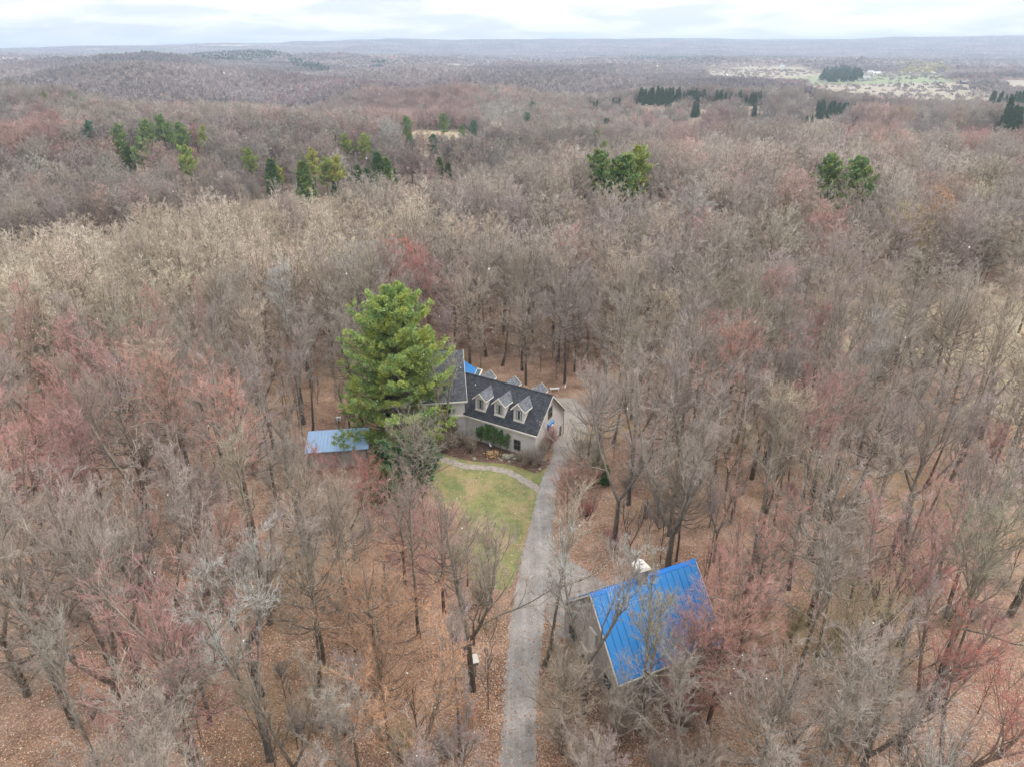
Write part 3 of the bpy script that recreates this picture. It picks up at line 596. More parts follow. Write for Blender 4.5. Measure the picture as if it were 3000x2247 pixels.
# wing walls (pentagon prism)
mb = MB(); mb.prism([(0, 0, -.3), (0, W, -.3), (0, W, HE - .05), (0, W / 2, HR - .08), (0, 0, HE - .05)][::-1], (L, 0, 0)); mb.build('wall', M_WALL, hs)
mb = MB(); oh = .34; u0, u1 = -2.35, L + .32
for s in (0, 1):
    ya = -oh if s == 0 else W + oh; xa = -.02 if s == 0 else -2.35
    q = [(xa, ya, HE - K * oh), (u1, ya, HE - K * oh), (u1, W / 2, HR), (u0, W / 2, HR)]
    if s: q = q[::-1]
    mb.slab(q, .10)
mb.box(u0, u1 + .01, W / 2 - .09, W / 2 + .09, HR - .06, HR + .035)
mb.build('roof', M_SHD, hs)
mb = MB()
mb.box(.0, u1 + .03, -oh - .09, -oh + .03, HE - K * oh - .20, HE - K * oh - .02)         # eave fascia with gutter
mb.box(.0, u1 + .03, W + oh - .03, W + oh + .09, HE - K * oh - .20, HE - K * oh - .02)
for s in (0, 1):
    ya, yb = (-oh, W / 2) if s == 0 else (W + oh, W / 2)
    q = [(u1 + .004, ya, HE - K * oh - .03), (u1 + .004, yb, HR - .03), (u1 + .004, yb, HR - .25), (u1 + .004, ya, HE - K * oh - .25)]
    mb.prism(q if s == 0 else q[::-1], (.05, 0, 0))
mb.build('trim', M_TRIM, hs)
mb = MB(); mb.tube([(L + .12, W - .05, HE - .25), (L + .12, W - .05, -.1)], .05, 6); mb.build('downspout', M_FRAME, hs)
def dormer(xc, back=False):
    sy = -1 if not back else 1
    Y = (lambda y: y) if not back else (lambda y: W - y)
    wd = .75; yw = .5; zb = HE + K * yw; za = 6.62; kk = .96; ze = za - kk * wd
    b = MB()
    # body: front wall pentagon + cheeks running back into the roof
    def yroof(z): return (z - HE) / K
    front = [(xc - wd, Y(yw), zb - .05), (xc + wd, Y(yw), zb - .05), (xc + wd, Y(yw), ze), (xc, Y(yw), za - .03), (xc - wd, Y(yw), ze)]
    back_ = [(xc - wd, Y(yw + .1), zb - .05), (xc + wd, Y(yw + .1), zb - .05), (xc + wd, Y(yroof(ze)), ze), (xc, Y(yroof(za)), za - .03), (xc - wd, Y(yroof(ze)), ze)]
    if back: front, back_ = front[::-1], back_[::-1]
    b.face(front); n = 5
    for i in range(n): b.face([front[(i + 1) % n], front[i], back_[i], back_[(i + 1) % n]])
    b.face(back_[::-1])
    d = b.build('dormer', M_WALL, hs)
    r = MB(); o = .22; zo = za - kk * (wd + o)
    for s in (-1, 1):
        q = [(xc, Y(yw - .28), za + .03), (xc + s * (wd + o), Y(yw - .28), zo + .03), (xc + s * (wd + o), Y(yroof(zo) + .08), zo + .03), (xc, Y(yroof(za) + .12), za + .03)]
        if (s > 0) != back: q = q[::-1]
        r.slab(q[::-1], .07)
    r.build('dormer_roof', M_SHD2, d)
    t = MB(); yf = Y(yw - .28); e = -.05 if not back else .05
    for s in (-1, 1):
        q = [(xc, yf, za + .035), (xc + s * (wd + o + .02), yf, zo + .015), (xc + s * (wd + o + .02), yf, zo - .13), (xc, yf, za - .13)]
        t.prism(q if s > 0 else q[::-1], (0, e, 0))
        xs = xc + s * (wd + o); t.box(min(xs, xs + s * .05), max(xs, xs + s * .05), min(Y(yw - .28), Y(yroof(zo))), max(Y(yw - .28), Y(yroof(zo))), zo - .10, zo + .02)
    t.build('fascia', M_TRIM, d); t = MB(); y0, y1 = sorted((Y(yw), Y(yw - .09))); t.box(xc - wd - .02, xc + wd + .02, y0, y1, zb - .16, zb + .06)
    t.build('window_sill', M_TRIM, d)
    window(d, 'window', xc - .30, xc + .34, zb + .38, zb + 1.42, Y(yw), 'y-' if not back else 'y+', curtains=True, sub=False)
M_SHD2 = shingles('shingles_newer', (.19, .20, .22), (.095, .10, .115))  # same shingles, paler: light on the dormer slopes painted in
for x in (2.07, 4.86, 7.63): dormer(x)
for x in (-.55, 3.25, 7.2): dormer(x, True)
for x0, x1, z0, z1 in ((1.78, 2.60, .72, 1.95), (7.30, 8.12, .52, 1.82)): window(hs, 'window', x0, x1, z0, z1, 0)
window(hs, 'window', 3.05, 3.98, 4.1, 5.5, L, 'x+')
mb = MB()                                                     # blue metal awning on the gable wall
mb.prism([(L, 2.9, 3.14), (L + .22, 2.9, 3.10), (L + .22, 2.9, 3.28), (L, 2.9, 3.42)], (0, 1.5, 0)); mb.box(L, L + .14, 2.9, 3.1, 2.55, 3.14); mb.box(L, L + .14, 4.22, 4.4, 2.85, 3.14)
mb.build('awning', M_BLUE, hs)
mb = MB(); mb.box(L, L + .1, W - .85, W - .55, .1, 1.4); mb.build('gate_post', M_DARK, hs)
# main block, in its own frame turned 0.7 rad from the wing
mw = Vector((-5.95, 77.35)); th = .12 + .538
c_, s_ = math.cos(-.538), math.sin(-.538)
def MP(u, v, z):
    """main block coordinates (u to the left, v away from the camera) -> house local"""
    a = .14; X = mw.x + u * math.cos(a) - v * math.sin(a); Y = mw.y + u * math.sin(a) + v * math.cos(a)
    dx, dy = X + 5.973, Y - 77.416
    return (dx * c_ + dy * s_, -dx * s_ + dy * c_, z)
ML, MWD, ME, KK = 11.0, 9.0, 5.85, 1.0
MR = ME + KK * (MWD / 2)
mb = MB(); mb.prism([MP(0, 0, -.3), MP(0, MWD, -.3), MP(0, MWD, ME - .1), MP(0, MWD / 2, MR - .12), MP(0, 0, ME - .1)], Vector(MP(-ML, 0, 0)) - Vector(MP(0, 0, 0))); mb.build('wall', M_WALL, hs)
mb = MB(); oo = .45
mb.slab([MP(-ML - .3, -oo, ME - KK * oo), MP(.28, -oo, ME - KK * oo), MP(.28, MWD / 2, MR), MP(-ML - .3, MWD / 2, MR)], .11)
mb.slab([MP(-ML - .3, MWD + oo, ME - KK * oo), MP(.28, MWD + oo, ME - KK * oo), MP(.28, MWD / 2, MR), MP(-ML - .3, MWD / 2, MR)][::-1], .11)
mb.build('roof', shingles('shingles_main', (.115, .12, .14), (.055, .06, .072)), hs)  # mid-toned copy of the shingles, light on this slope painted in
mb = MB()
def mbox(u0, u1, v0, v1, z0, z1, m=0): mb.prism([MP(u0, v0, z0), MP(u1, v0, z0), MP(u1, v1, z0), MP(u0, v1, z0)], (0, 0, z1 - z0), m)
mbox(-ML - .3, .30, -oo - .1, -oo + .02, ME - KK * oo - .2, ME - KK * oo - .02); mbox(-ML, -.02, -.32, -.002, 3.12, 3.34)
for v0, v1, z0, z1 in ((-oo, MWD / 2, ME - KK * oo, MR), (MWD + oo, MWD / 2, ME - KK * oo, MR)):
    q = [MP(.283, v0, z0 - .03), MP(.283, v1, z1 - .03), MP(.283, v1, z1 - .26), MP(.283, v0, z0 - .26)]
    mb.prism(q if v0 < 0 else q[::-1], Vector(MP(.05, 0, 0)) - Vector(MP(0, 0, 0)))
mb.build('trim', M_TRIM, hs)
for (a, b, z0, z1) in ((-3.3, -1.85, 3.75, 5.0), (-3.3, -1.85, 1.0, 2.35), (-6.6, -5.2, 3.75, 5.0), (-6.6, -5.2, 1.0, 2.35), (-9.8, -8.6, 3.75, 5.0)):
    mb = MB(); mbox(a - .07, a, -.07, .02, z0 - .07, z1 + .07); mbox(b, b + .07, -.07, .02, z0 - .07, z1 + .07); mbox(a, b, -.065, .02, z1, z1 + .07); mbox(a, b, -.1, .02, z0 - .07, z0); mbox((a + b) / 2 - .03, (a + b) / 2 + .03, -.06, .02, z0, z1)
    wi = mb.build('window', M_FRAME, hs); mb = MB(); mbox(a, b, -.02, .015, z0, z1); mb.build('pane', M_GLASS, wi)
# blue metal roof of the back porch, with a skylit lean-to beside it
def HP(X, Y, z): dx, dy = X + 5.973, Y - 77.416; return (dx * c_ + dy * s_, -dx * s_ + dy * c_, z)
A, B_, C_, D_ = HP(-6.9, 90.1, 5.1), HP(-4.9, 87.4, 5.1), HP(-6.05, 84.9, 3.3), HP(-8.8, 87.6, 3.3)
mb = MB(); mb.slab([D_, C_, B_, A], .06)
for i in range(9):
    f = (i + .5) / 9; p = Vector(D_).lerp(Vector(C_), f) + Vector((0, 0, .02)); q = Vector(A).lerp(Vector(B_), f) + Vector((0, 0, .02)); mb.tube([p, q], .035, 4, 1)
mb.build('porch_roof', [M_BLUE, M_BLUES], hs)
mb = MB(); mb.prism([HP(-8.5, 87.6, -.2), HP(-6.1, 85.2, -.2), HP(-5.0, 87.3, -.2), HP(-6.9, 89.9, -.2)], (0, 0, 3.2)); mb.build('porch_wall', M_WALL, hs)
mb = MB(); mb.slab([HP(-5.95, 84.8, 3.45), HP(-5.15, 84.2, 3.45), HP(-4.05, 86.9, 5.15), HP(-4.8, 87.4, 5.15)], .1); sk = mb.build('skylight', M_TRIM, hs)
mb = MB(); mb.slab([HP(-5.75, 84.85, 3.62), HP(-5.25, 84.5, 3.62), HP(-4.25, 86.85, 5.14), HP(-4.75, 87.2, 5.14)], .05); mb.build('pane', mat('skylight_glass', (.02, .09, .13), .1, noise=.3), sk)

# ------------------------------------------------------------------ blue roofed barn
bn = empty('barn', (5.877, 40.043, 0), .423)
tag(bn, 'weathered barn with bright blue standing seam metal roof beside the driveway', 'barn')
BL, BW, ZR, ZE = 9.66, 9.15, 8.155, 3.35
k = (ZR - ZE) / (BW / 2)
mb = MB(); ov = .35; zw = ZE + k * ov
mb.prism([(.3, -BW / 2 + ov, -.3), (.3, BW / 2 - ov, -.3), (.3, BW / 2 - ov, zw - .06), (.3, 0, ZR - .12), (.3, -BW / 2 + ov, zw - .06)][::-1], (BL - .6, 0, 0)); mb.build('wall', M_SIDING, bn)
mb = MB()
for s in (-1, 1):
    q = [(0, s * BW / 2, ZE), (BL, s * BW / 2, ZE), (BL, 0, ZR), (0, 0, ZR)]
    if s > 0: q = q[::-1]
    mb.slab(q, .05)
    for i in range(17):
        x = .08 + i * (BL - .16) / 16; nz = Vector((0, s * k, 1)).normalized() * .012
        mb.slab([(x - .026, s * BW / 2, ZE + .03), (x + .026, s * BW / 2, ZE + .03), (x + .026, s * .16, ZR - k * .16 + .03), (x - .026, s * .16, ZR - k * .16 + .03)][::(1 if s < 0 else -1)], .04, 1)
mb.build('roof', [M_BLUE, M_BLUES], bn)
mb = MB()
mb.prism([(-.01, -.24, ZR - k * .24 + .045), (-.01, 0, ZR + .05), (-.01, .24, ZR - k * .24 + .045), (-.01, .24, ZR - k * .24 + .01), (-.01, 0, ZR + .012), (-.01, -.24, ZR - k * .24 + .01)], (BL + .02, 0, 0)); mb.build('ridge_cap', blue_metal('blue_ridge', (.02, .19, .60), .35), bn)
mb = MB()
for s in (-1, 1):
    for x in (-.05, BL):
        q = [(x, s * BW / 2, ZE - .02), (x, 0, ZR - .02), (x, 0, ZR - .24), (x, s * BW / 2, ZE - .24)]; mb.prism(q if s < 0 else q[::-1], (.05, 0, 0))
mb.box(0, BL, -BW / 2 - .06, -BW / 2 + .0, ZE - .22, ZE - .055); mb.box(0, BL, BW / 2, BW / 2 + .06, ZE - .22, ZE - .055)
mb.build('trim', M_TRIM, bn)
mb = MB(); cx, cy = 4.45, -.02                                         # boxed chimney with a pale metal cap
mb.box(cx - .43, cx + .43, cy - .4, cy + .4, ZR - 1.0, ZR + 1.0)
ch = mb.build('chimney', M_WOOD, bn)
mb = MB()
mb.prism([(cx - .58, cy - .55, ZR + 1.0), (cx + .58, cy - .55, ZR + 1.0), (cx + .50, cy - .47, ZR + 1.12), (cx, cy - .4, ZR + 1.28), (cx - .50, cy - .47, ZR + 1.12)], (0, 1.08, 0))
mb.tube([(cx + .05, cy, ZR + 1.2), (cx + .05, cy, ZR + 1.42)], .13, 8); mb.build('chimney_cap', M_CAP, ch)
for (y0, y1, z0, z1) in ((-.95, .05, 2.9, 4.75), (.05, 1.0, 0, 1.9)):
    mb = MB(); mb.box(.14, .3, y0, y1, z0, z1); mb.box(.10, .14, y0, y0 + .08, z0, z1); mb.box(.10, .14, y1 - .08, y1, z0, z1); mb.box(.10, .14, y0 + .08, y1 - .08, z1 - .08, z1)
    mb.build('door', M_CAP, bn)
window(bn, 'window', 2.4, 3.2, 1.0, 2.1, .3, 'x-'); window(bn, 'window', -3.1, -2.3, 1.0, 2.1, .3, 'x-')
for x in (1.6, 5.4):
    mb = MB(); mb.box(x, x + 2.7, BW / 2 - ov, BW / 2 - ov + .08, 0, 2.3); mb.build('garage_door', M_TRIM, bn)

# ------------------------------------------------------------------ blue metal roofed shed left of the pine
sh = empty('shed', (-20.9, 72.0, 0), .14)
tag(sh, 'low shed with shiny pale blue metal roof left of the tall pine', 'shed')
mb = MB(); mb.box(-3.3, 3.3, -1.8, 1.8, -.2, 2.35); mb.build('wall', M_SIDING, sh)
M_BLUESH = blue_metal('sky_blue_metal', (.34, .49, .72), .3)  # reflected sky is painted into the base colour of this blue roof
mb = MB(); mb.slab([(-3.7, -2.15, 2.45), (3.7, -2.15, 2.45), (3.7, 2.1, 3.0), (-3.7, 2.1, 3.0)], .06)
for i in range(19):
    x = -3.65 + i * 7.3 / 18; mb.tube([(x, -2.15, 2.47), (x, 2.1, 3.02)], .022, 4, 1)
mb.build('roof', [M_BLUESH, M_BLUESH], sh)
mb = MB(); mb.box(-.5, .4, -1.86, -1.8, 0, 2.0); mb.build('door', M_WOOD, sh)

# ------------------------------------------------------------------ small yard things
def small(name, fn, loc, rz, label, cat, mats, group=None):
    mb = MB(); fn(mb); o = mb.build(name, mats); o.location = loc; o.rotation_euler = (0, 0, rz); tag(o, label, cat, group); return o
bh = empty('nest_box', (-2.9, 39.6, 0), .3); tag(bh, 'wooden nest box with a white lid on a post left of the driveway', 'nest box')
mb = MB(); mb.box(-.06, .06, -.06, .06, 0, 1.4); mb.build('post', M_WOOD, bh)
mb = MB(); mb.box(-.2, .2, -.28, .28, 1.4, 1.85); mb.build('box', M_WOOD, bh)
mb = MB(); mb.slab([(-.25, -.38, 1.86), (.25, -.38, 1.86), (.25, .36, 2.06), (-.25, .36, 2.06)], .05); mb.build('lid', M_CAP, bh)
ct = empty('pallet_box', (25.4, 41.5, 0), .35); tag(ct, 'small slatted wooden box on dark blocks among leaves at lower right', 'box')
mb = MB()
for i in range(4): mb.box(-.34 + i * .175, -.34 + i * .175 + .15, -.42, .42, .42, .47)
for y in (-.38, 0, .34): mb.box(-.36, .36, y, y + .06, .475, .50)
mb.build('slats', M_CAP, ct)
mb = MB(); mb.box(-.32, -.18, -.36, .36, 0, .42); mb.box(.18, .32, -.36, .36, 0, .42); mb.build('leg', M_DARK, ct)
def f(mb): mb.box(-.32, .32, -.2, .2, .75, 1.15); mb.box(-.28, .28, -.21, -.2, .8, 1.1, 1); mb.tube([(0, 0, 0), (0, 0, .75)], .05, 6, 1); mb.box(-.05, .05, -.23, -.21, .9, 1.05, 1)
small('utility_box', lambda mb: (mb.box(-.36, .36, -.22, .22, .55, .95), mb.tube([(0, 0, 0), (0, 0, .55)], .06, 6, 1), mb.box(.02, .14, -.235, -.22, .72, .93, 1)), (-23.1, 80.9, 0), .1, 'white box on a post behind the pale blue shed', 'utility box', [M_WHITE, M_DARK])
small('bench', lambda mb: (mb.box(-.7, .7, -.18, .18, .38, .46), mb.box(-.6, -.5, -.15, .15, 0, .38), mb.box(.5, .6, -.15, .15, 0, .38)), (6.2, 90.6, 0), .05, 'white garden bench at the edge of the woods behind the house', 'bench', [M_WHITE])
def heron(mb):
    mb.tube([(0, 0, 0), (0, 0, .45)], .03, 5, 1); mb.tube([(-.25, 0, .45), (-.05, 0, .62), (.16, 0, .66)], .12, 7, 0, .07); mb.tube([(.14, 0, .64), (.22, 0, .85), (.19, 0, 1.02)], .05, 6, 0, .03); mb.tube([(.19, 0, 1.02), (.38, 0, 1.0)], .035, 5, 0, .008)
small('bird_statue', heron, (7.8, 91.0, 0), 1.2, 'white bird statue right of the white bench', 'statue', [M_WHITE, M_DARK])
small('bird_statue', heron, (-2.75, 74.4, 0), 2.2, 'white bird statue in the garden bed below the small pines', 'statue', [M_WHITE, M_DARK])
small('garden_lamp', lambda mb: (mb.tube([(0, 0, 0), (0, 0, .55)], .025, 6, 1), mb.tube([(0, 0, .55), (0, 0, .72)], .11, 8, 0, .05)), (1.65, 71.9, 0), 0, 'small garden lamp at the right corner of the house wing', 'lamp', [M_WHITE, M_DARK])
def arch(mb):
    for x in (-.5, .5):
        mb.tube([(x, -.25, 0), (x, -.25, 1.75)], .03, 5); mb.tube([(x, .25, 0), (x, .25, 1.75)], .03, 5)
        for z in (.4, .9, 1.4): mb.tube([(x, -.25, z), (x, .25, z)], .015, 4)
    for y in (-.25, .25): mb.tube([(-.5, y, 1.75), (-.3, y, 2.05), (0, y, 2.15), (.3, y, 2.05), (.5, y, 1.75)], .03, 5)
small('garden_arch', arch, (-2.7, 72.3, 0), .1, 'thin dark metal garden arch in the garden bed by the path', 'arch', [M_DARK])
def rock(seed, r):
    rs = np.random.default_rng(seed); u = np.linspace(0, math.pi, 8); v = np.linspace(0, 2 * math.pi, 13)[:-1]; mb = MB(); V = {}
    for i, a in enumerate(u):
        for j, b in enumerate(v):
            q = 1 + (.0 if i in (0, 7) else rs.normal(0, .09)); V[i, j] = (r * q * math.sin(a) * math.cos(b), r * q * .85 * math.sin(a) * math.sin(b), r * .72 * q * math.cos(a) + r * .35)
    for i in range(7):
        for j in range(12):
            k2 = (j + 1) % 12; p = [V[i, j], V[i, k2], V[i + 1, k2], V[i + 1, j]]
            if i == 0: p = [V[0, 0], V[1, k2], V[1, j]][::-1]
            if i == 6: p = [V[6, j], V[6, k2], V[7, 0]][::-1]
            mb.face(p[::-1])
    return mb
M_ROCK = mat('lichen_stone', (.40, .37, .29), .95, col2=(.20, .19, .14), nscale=2.5, coords='Object', detail=7, bump=.4)
for i, (x, y, r, lb) in enumerate([(-.75, 72.3, .52, 'largest round lichen covered boulder in the garden bed'), (-.1, 72.5, .40, 'second boulder touching the right side of the largest one'), (-1.35, 71.6, .24, 'small pale stone left of the boulders'), (-.35, 71.3, .22, 'small stone in front of the boulders'),
                                   (.35, 71.9, .30, 'grey stone right of the boulders'), (3.3, 69.6, .26, 'pale stone at the right tip of the garden bed'), (-4.6, 71.9, .28, 'grey stone at the left of the garden arch')]):
    o = rock(i, r).build('boulder', M_ROCK); o.location = (x, y, 0); o.rotation_euler = (0, 0, i); tag(o, lb, 'boulder', 'stones in the garden bed')
# heap of split firewood, individual logs, beside the arch
M_LOG = mat('split_wood', (.55, .34, .17), .9, noise=.35, nscale=4)
mb = MB(); mb.tube([(-.2, 0, .07), (.2, 0, .07)], .085, 6); lg = mb.build('firewood', M_LOG); me_log = lg.data; bpy.data.objects.remove(lg)
rr = random.Random(5)
for i in range(46):
    a, b = rr.gauss(0, .55), rr.gauss(0, .5); o = link('firewood', me_log); o.location = (-2.5 + a, 73.0 + b * .8, max(0, .30 - .25 * math.hypot(a, b))); o.rotation_euler = (rr.uniform(-.3, .3), rr.uniform(-.3, .3), rr.uniform(0, 3.1))
    tag(o, 'split log in the orange heap behind the garden arch', 'firewood', 'split firewood heaped in the garden bed')
def rack(mb):
    for x in (-1.2, 1.2):
        for y in (-.35, .35): mb.tube([(x, y, 0), (x, y, .95)], .022, 4)
    for z in (.2, .95):
        for y in (-.35, .35): mb.tube([(-1.2, y, z), (1.2, y, z)], .025, 4)
    for i in range(7):
        x = -1.2 + i * .4; mb.tube([(x, -.35, .95), (x, .35, .95)], .02, 4)
small('drying_rack', rack, (G(1402, 1512)[0], G(1402, 1512)[1], 0), .5, 'white ladder-like rack on the leaves below the barn eave', 'rack', [M_WHITE])
small('barrel', lambda mb: (mb.tube([(0, 0, 0), (0, 0, .45), (0, 0, .9)], .29, 10), mb.tube([(0, 0, .9), (0, 0, .93)], .31, 10)), (5.3, 38.9, 0), 0, 'blue barrel left of the barn wall', 'barrel', [mat('blue_plastic', (.02, .10, .55), .5, noise=.2)])
# fallen logs
for i, (xd, yd, ln, a, r, lb) in enumerate([(1745, 1172, 3.4, -.05, .09, 'pale fallen log lying across leaves right of the house woods'), (1716, 1173, 2.0, -.5, .07, 'short fallen log beside the pale fallen log'), (2050, 1310, 4, .5, .12, 'grey fallen trunk near the right edge'),
        (1330, 1500, 3, 1.1, .08, 'fallen branch in the leaves in front of the barn'), (130, 1330, 4, .3, .12, 'fallen log in the leaves at the lower left'), (500, 1230, 3, .8, .1, 'fallen log between trunks left of the lawn')]):
    x, y = G(xd, yd); mb = MB(); mb.tube([(-ln / 2, 0, r), (-ln / 6, .15, r * 1.3), (ln / 4, .05, r), (ln / 2, .2, r * 1.5)], r, 7, 0, r * .5); mb.tube([(ln * .1, .1, r), (ln * .3, .6, r * 3)], r * .4, 5, 0, r * .15)
    o = mb.build('fallen_log', mat('bleached_wood', (.48, .42, .35), .9, noise=.45, nscale=3)); o.location = (x, y, 0); o.rotation_euler = (0, 0, a); tag(o, lb, 'log')

# ------------------------------------------------------------------ buildings far away
def far_building(name, xd, yd, z, rz, L_, W_, H_, roofm, wallm, label, cat='house', pitch=.7, chim=False, wins=3, snap=None):
    x, y = G(xd, yd, z); zz = float(zt(x, y)); o = empty(name, (x, y, zz), rz); tag(o, label, cat)
    hr = H_ + pitch * W_ / 2; mb = MB()
    mb.prism([(-L_ / 2, -W_ / 2, -2), (-L_ / 2, W_ / 2, -2), (-L_ / 2, W_ / 2, H_), (-L_ / 2, 0, hr), (-L_ / 2, -W_ / 2, H_)][::-1], (L_, 0, 0)); mb.build('wall', wallm, o)
    mb = MB(); e = .6
    mb.slab([(-L_ / 2 - e, -W_ / 2 - e, H_ - pitch * e + .1), (L_ / 2 + e, -W_ / 2 - e, H_ - pitch * e + .1), (L_ / 2 + e, 0, hr + .1), (-L_ / 2 - e, 0, hr + .1)], .15)
    mb.slab([(-L_ / 2 - e, W_ / 2 + e, H_ - pitch * e + .1), (L_ / 2 + e, W_ / 2 + e, H_ - pitch * e + .1), (L_ / 2 + e, 0, hr + .1), (-L_ / 2 - e, 0, hr + .1)][::-1], .15)
    mb.build('roof', roofm, o)
    for i in range(wins):
        xx = -L_ / 2 + (i + .5) * L_ / wins; window(o, 'window', xx - .6, xx + .6, 1.0, 2.4, -W_ / 2, 'y-')
    if chim:
        mb = MB(); mb.box(-L_ / 2 - 1.2, -L_ / 2 - .02, -.9, .9, -1, hr + 1.2); mb.box(-L_ / 2 - 1.3, -L_ / 2 + .1, -1, 1, hr + 1.2, hr + 1.4); mb.build('chimney', M_BRICK, o)
    return o
FARSITES = []; LOWSITES = []
def site(xd, yd, z, r): x, y = G(xd, yd, z); FARSITES.append((x, y, r))
fh = far_building('farmhouse', 665, 256, -12, -1.25, 17, 13, 4.0, M_PALEROOF, M_SIDING, 'far grey house with tall red brick chimney in a woodland clearing', chim=True, pitch=.85); site(665, 256, -12, 16)
x, y = G(643, 253, -12); cv = empty('parked_car', (x, y, float(zt(x, y))), 1.3); tag(cv, 'tiny white car parked left of the far brick chimney house', 'car')
mb = MB(); mb.prism([(-2.2, -.9, .35), (2.2, -.9, .35), (2.25, -.9, .8), (1.2, -.9, .95), (.6, -.9, 1.5), (-1.2, -.9, 1.5), (-2.0, -.9, 1.0)], (0, 1.8, 0)); mb.build('body', M_WHITE, cv)
for sx in (-1.35, 1.35):
    for sy in (-.92, .72): mb = MB(); mb.tube([(sx, sy, .35), (sx, sy + .2, .35)], .35, 10); mb.build('wheel', M_DARK, cv)
for a in ((1575, 178, 0, 34, 12, 4, M_WHITE, M_WHITE, 'long low white barn beyond the spruce topped ridge', 'barn'), (1596, 176, .1, 20, 10, 4, M_WHITE, M_WHITE, 'shorter white barn right of the long low white barn', 'barn'),
          (1424, 163, .3, 12, 9, 6, M_WHITE, M_WHITE, 'small white farmhouse left of the far red barn', 'house'), (1436, 163, -.3, 16, 10, 5, M_PALEROOF, M_RED, 'far red barn beside a small white farmhouse', 'barn'),
          (1688, 151, .1, 14, 10, 8, M_PALEROOF, M_WHITE, 'tall white farmhouse behind the pale far field', 'house'), (1672, 153, .2, 8, 6, 3, M_RED, M_RED, 'tiny red shed left of the tall white farmhouse', 'shed'),
          (1879, 161, 0, 16, 11, 6, M_PALEROOF, M_WHITE, 'white house right of the dark far pine grove', 'house'), (1893, 162, .1, 22, 10, 4, M_WHITE, M_WHITE, 'low white outbuilding right of the pine grove house', 'barn'),
          (1985, 161, 0, 90, 9, 4, M_PALEROOF, M_PALEROOF, 'very long pale roofed stable beyond the green far field', 'stable'), (2093, 183, 0, 34, 9, 4, M_DARK, M_DARK, 'dark shed at the far edge of the tan field', 'shed'),
          (1868, 174, -.4, 20, 10, 5, M_PALEROOF, M_WHITE, 'pale farm building below the dark far pine grove', 'barn')):
    far_building('far_building', a[0], a[1], -21, a[2], a[3], a[4], a[5], a[6], a[7], a[8], a[9], wins=2); site(a[0], a[1], -21, 45)
far_building('far_building', 434, 160, -17, .1, 40, 16, 7, M_WHITE, M_WHITE, 'large white roofed building below the far dark pine belt at left', 'barn', wins=3); site(434, 160, -17, 60)
x, y = G(2040, 236, -17); mb = MB(); a = [(math.cos(t), math.sin(t)) for t in np.linspace(0, math.pi, 13)]
mb.prism([(p[0] * 5, -6, p[1] * 4.5) for p in a], (0, 12, 0)); dm = mb.build('hoop_shed', M_WHITE); dm.location = (x, y, float(zt(x, y)) + 1); tag(dm, 'small white rounded shed at the edge of the right woods', 'shed'); site(2040, 236, -17, 25)
mb = MB(); xx, yy = G(43, 113.5, -5)
mb.tube([(0, 0, 0), (0, 0, 105)], 1.6, 4, 0, .7); 
for q in range(3): mb.tube([(0, 0, 95), (40 * math.cos(q * 2.1), 40 * math.sin(q * 2.1), 0)], .25, 3)
ms = mb.build('radio_mast', M_PALEROOF); ms.location = (-5400, 7000, 0); tag(ms, 'faint thin radio mast on the horizon at far left', 'mast')

# ------------------------------------------------------------------ tree meshes
FULL = [bare_tree(11, 18, .52, .95, .19, 1), bare_tree(12, 18.5, .45, 1.0, .21, 2), bare_tree(13, 17.5, .5, .85, .16, 1), bare_tree(14, 19, .5, 1.0, .24, 3),
        dome_tree(15, 18, .42, .24, .19, 30, (8, 7, 5), rt=.0078, k=(7, 5, 3)), bare_tree(16, 18, .48, .9, .2, 2, phi1=.5), dome_tree(17, 18, .38, .28, .22, 32, (8, 7, 5), rt=.0078, k=(7, 5, 3)), bare_tree(18, 19, .55, .8, .2, 1, phi1=.5)]
MID = [dome_tree(31 + i, 18, .34 + .04 * (i % 3), .20 + .02 * i, .2, 26, (7, 7, 5), rt=.021) for i in range(5)]
LOW = [dome_tree(51 + i, 17, .26 + .04 * i, .25 + .025 * i, .24, 24, (7, 7, 3), rt=.05, k=(4, 3, 3)) for i in range(4)]
SAP = [bare_tree(71 + i, 6.5, .2, 1.1, .045, 1 + i % 2, n=(10, 6, 5, 3), rt=.006, k=(4, 3, 3, 3), flare=False, up=.4, phi1=.5) for i in range(3)]
def bush_mesh(seed, h=2.2, stems=9, spread=.9, rt=.006):
    rs = np.random.default_rng(seed); a = rs.uniform(0, 6.28, stems); sp = rs.uniform(.15, spread, stems); q = np.linspace(0, 1, 5)
    P = np.stack([np.stack([np.cos(t) * s * (q ** .8) * h * .6 + rs.normal(0, .03, 5), np.sin(t) * s * (q ** .8) * h * .6 + rs.normal(0, .03, 5), q * h * rs.uniform(.7, 1.05)], -1) for t, s in zip(a, sp)])
    P[:, 0, 2] = -.05; Rr = np.linspace(.028, .008, 5)[None].repeat(stems, 0)
    P2, R2 = spawn(rs, P, Rr, 9, .1, 1, .6, .42, 3, .2, .6, rt * 1.2, wig=.2); P3, R3 = spawn(rs, P2, R2, 7, .1, 1, .6, .5, 2, .12, .6, rt, wig=.2); P4, R4 = spawn(rs, P3, R3, 4, .1, 1, .6, .55, 1, .1, .6, rt, wig=.1)
    tv, tf = tubes(P, Rr, 4); cv, cf = join([tubes(P2, R2, 3), tubes(P3, R3, 3), tubes(P4, R4, 3)])
    return raw_mesh('stem', tv, tf, [M_BARK], smooth=True), raw_mesh('twigs', cv, cf, [M_TWIG])
BUSH = [bush_mesh(91), bush_mesh(92, 2.6, 12, .7), bush_mesh(93, 1.7, 14, 1.3)]
pr_big = lambda f: np.interp(f, [0, .08, .3, .55, .75, .88, .96, 1], [.19, .25, .285, .225, .15, .09, .04, .012])
pr_wp = lambda f: np.interp(f, [0, .2, .45, .7, .9, 1], [.12, .2, .22, .18, .09, .02])
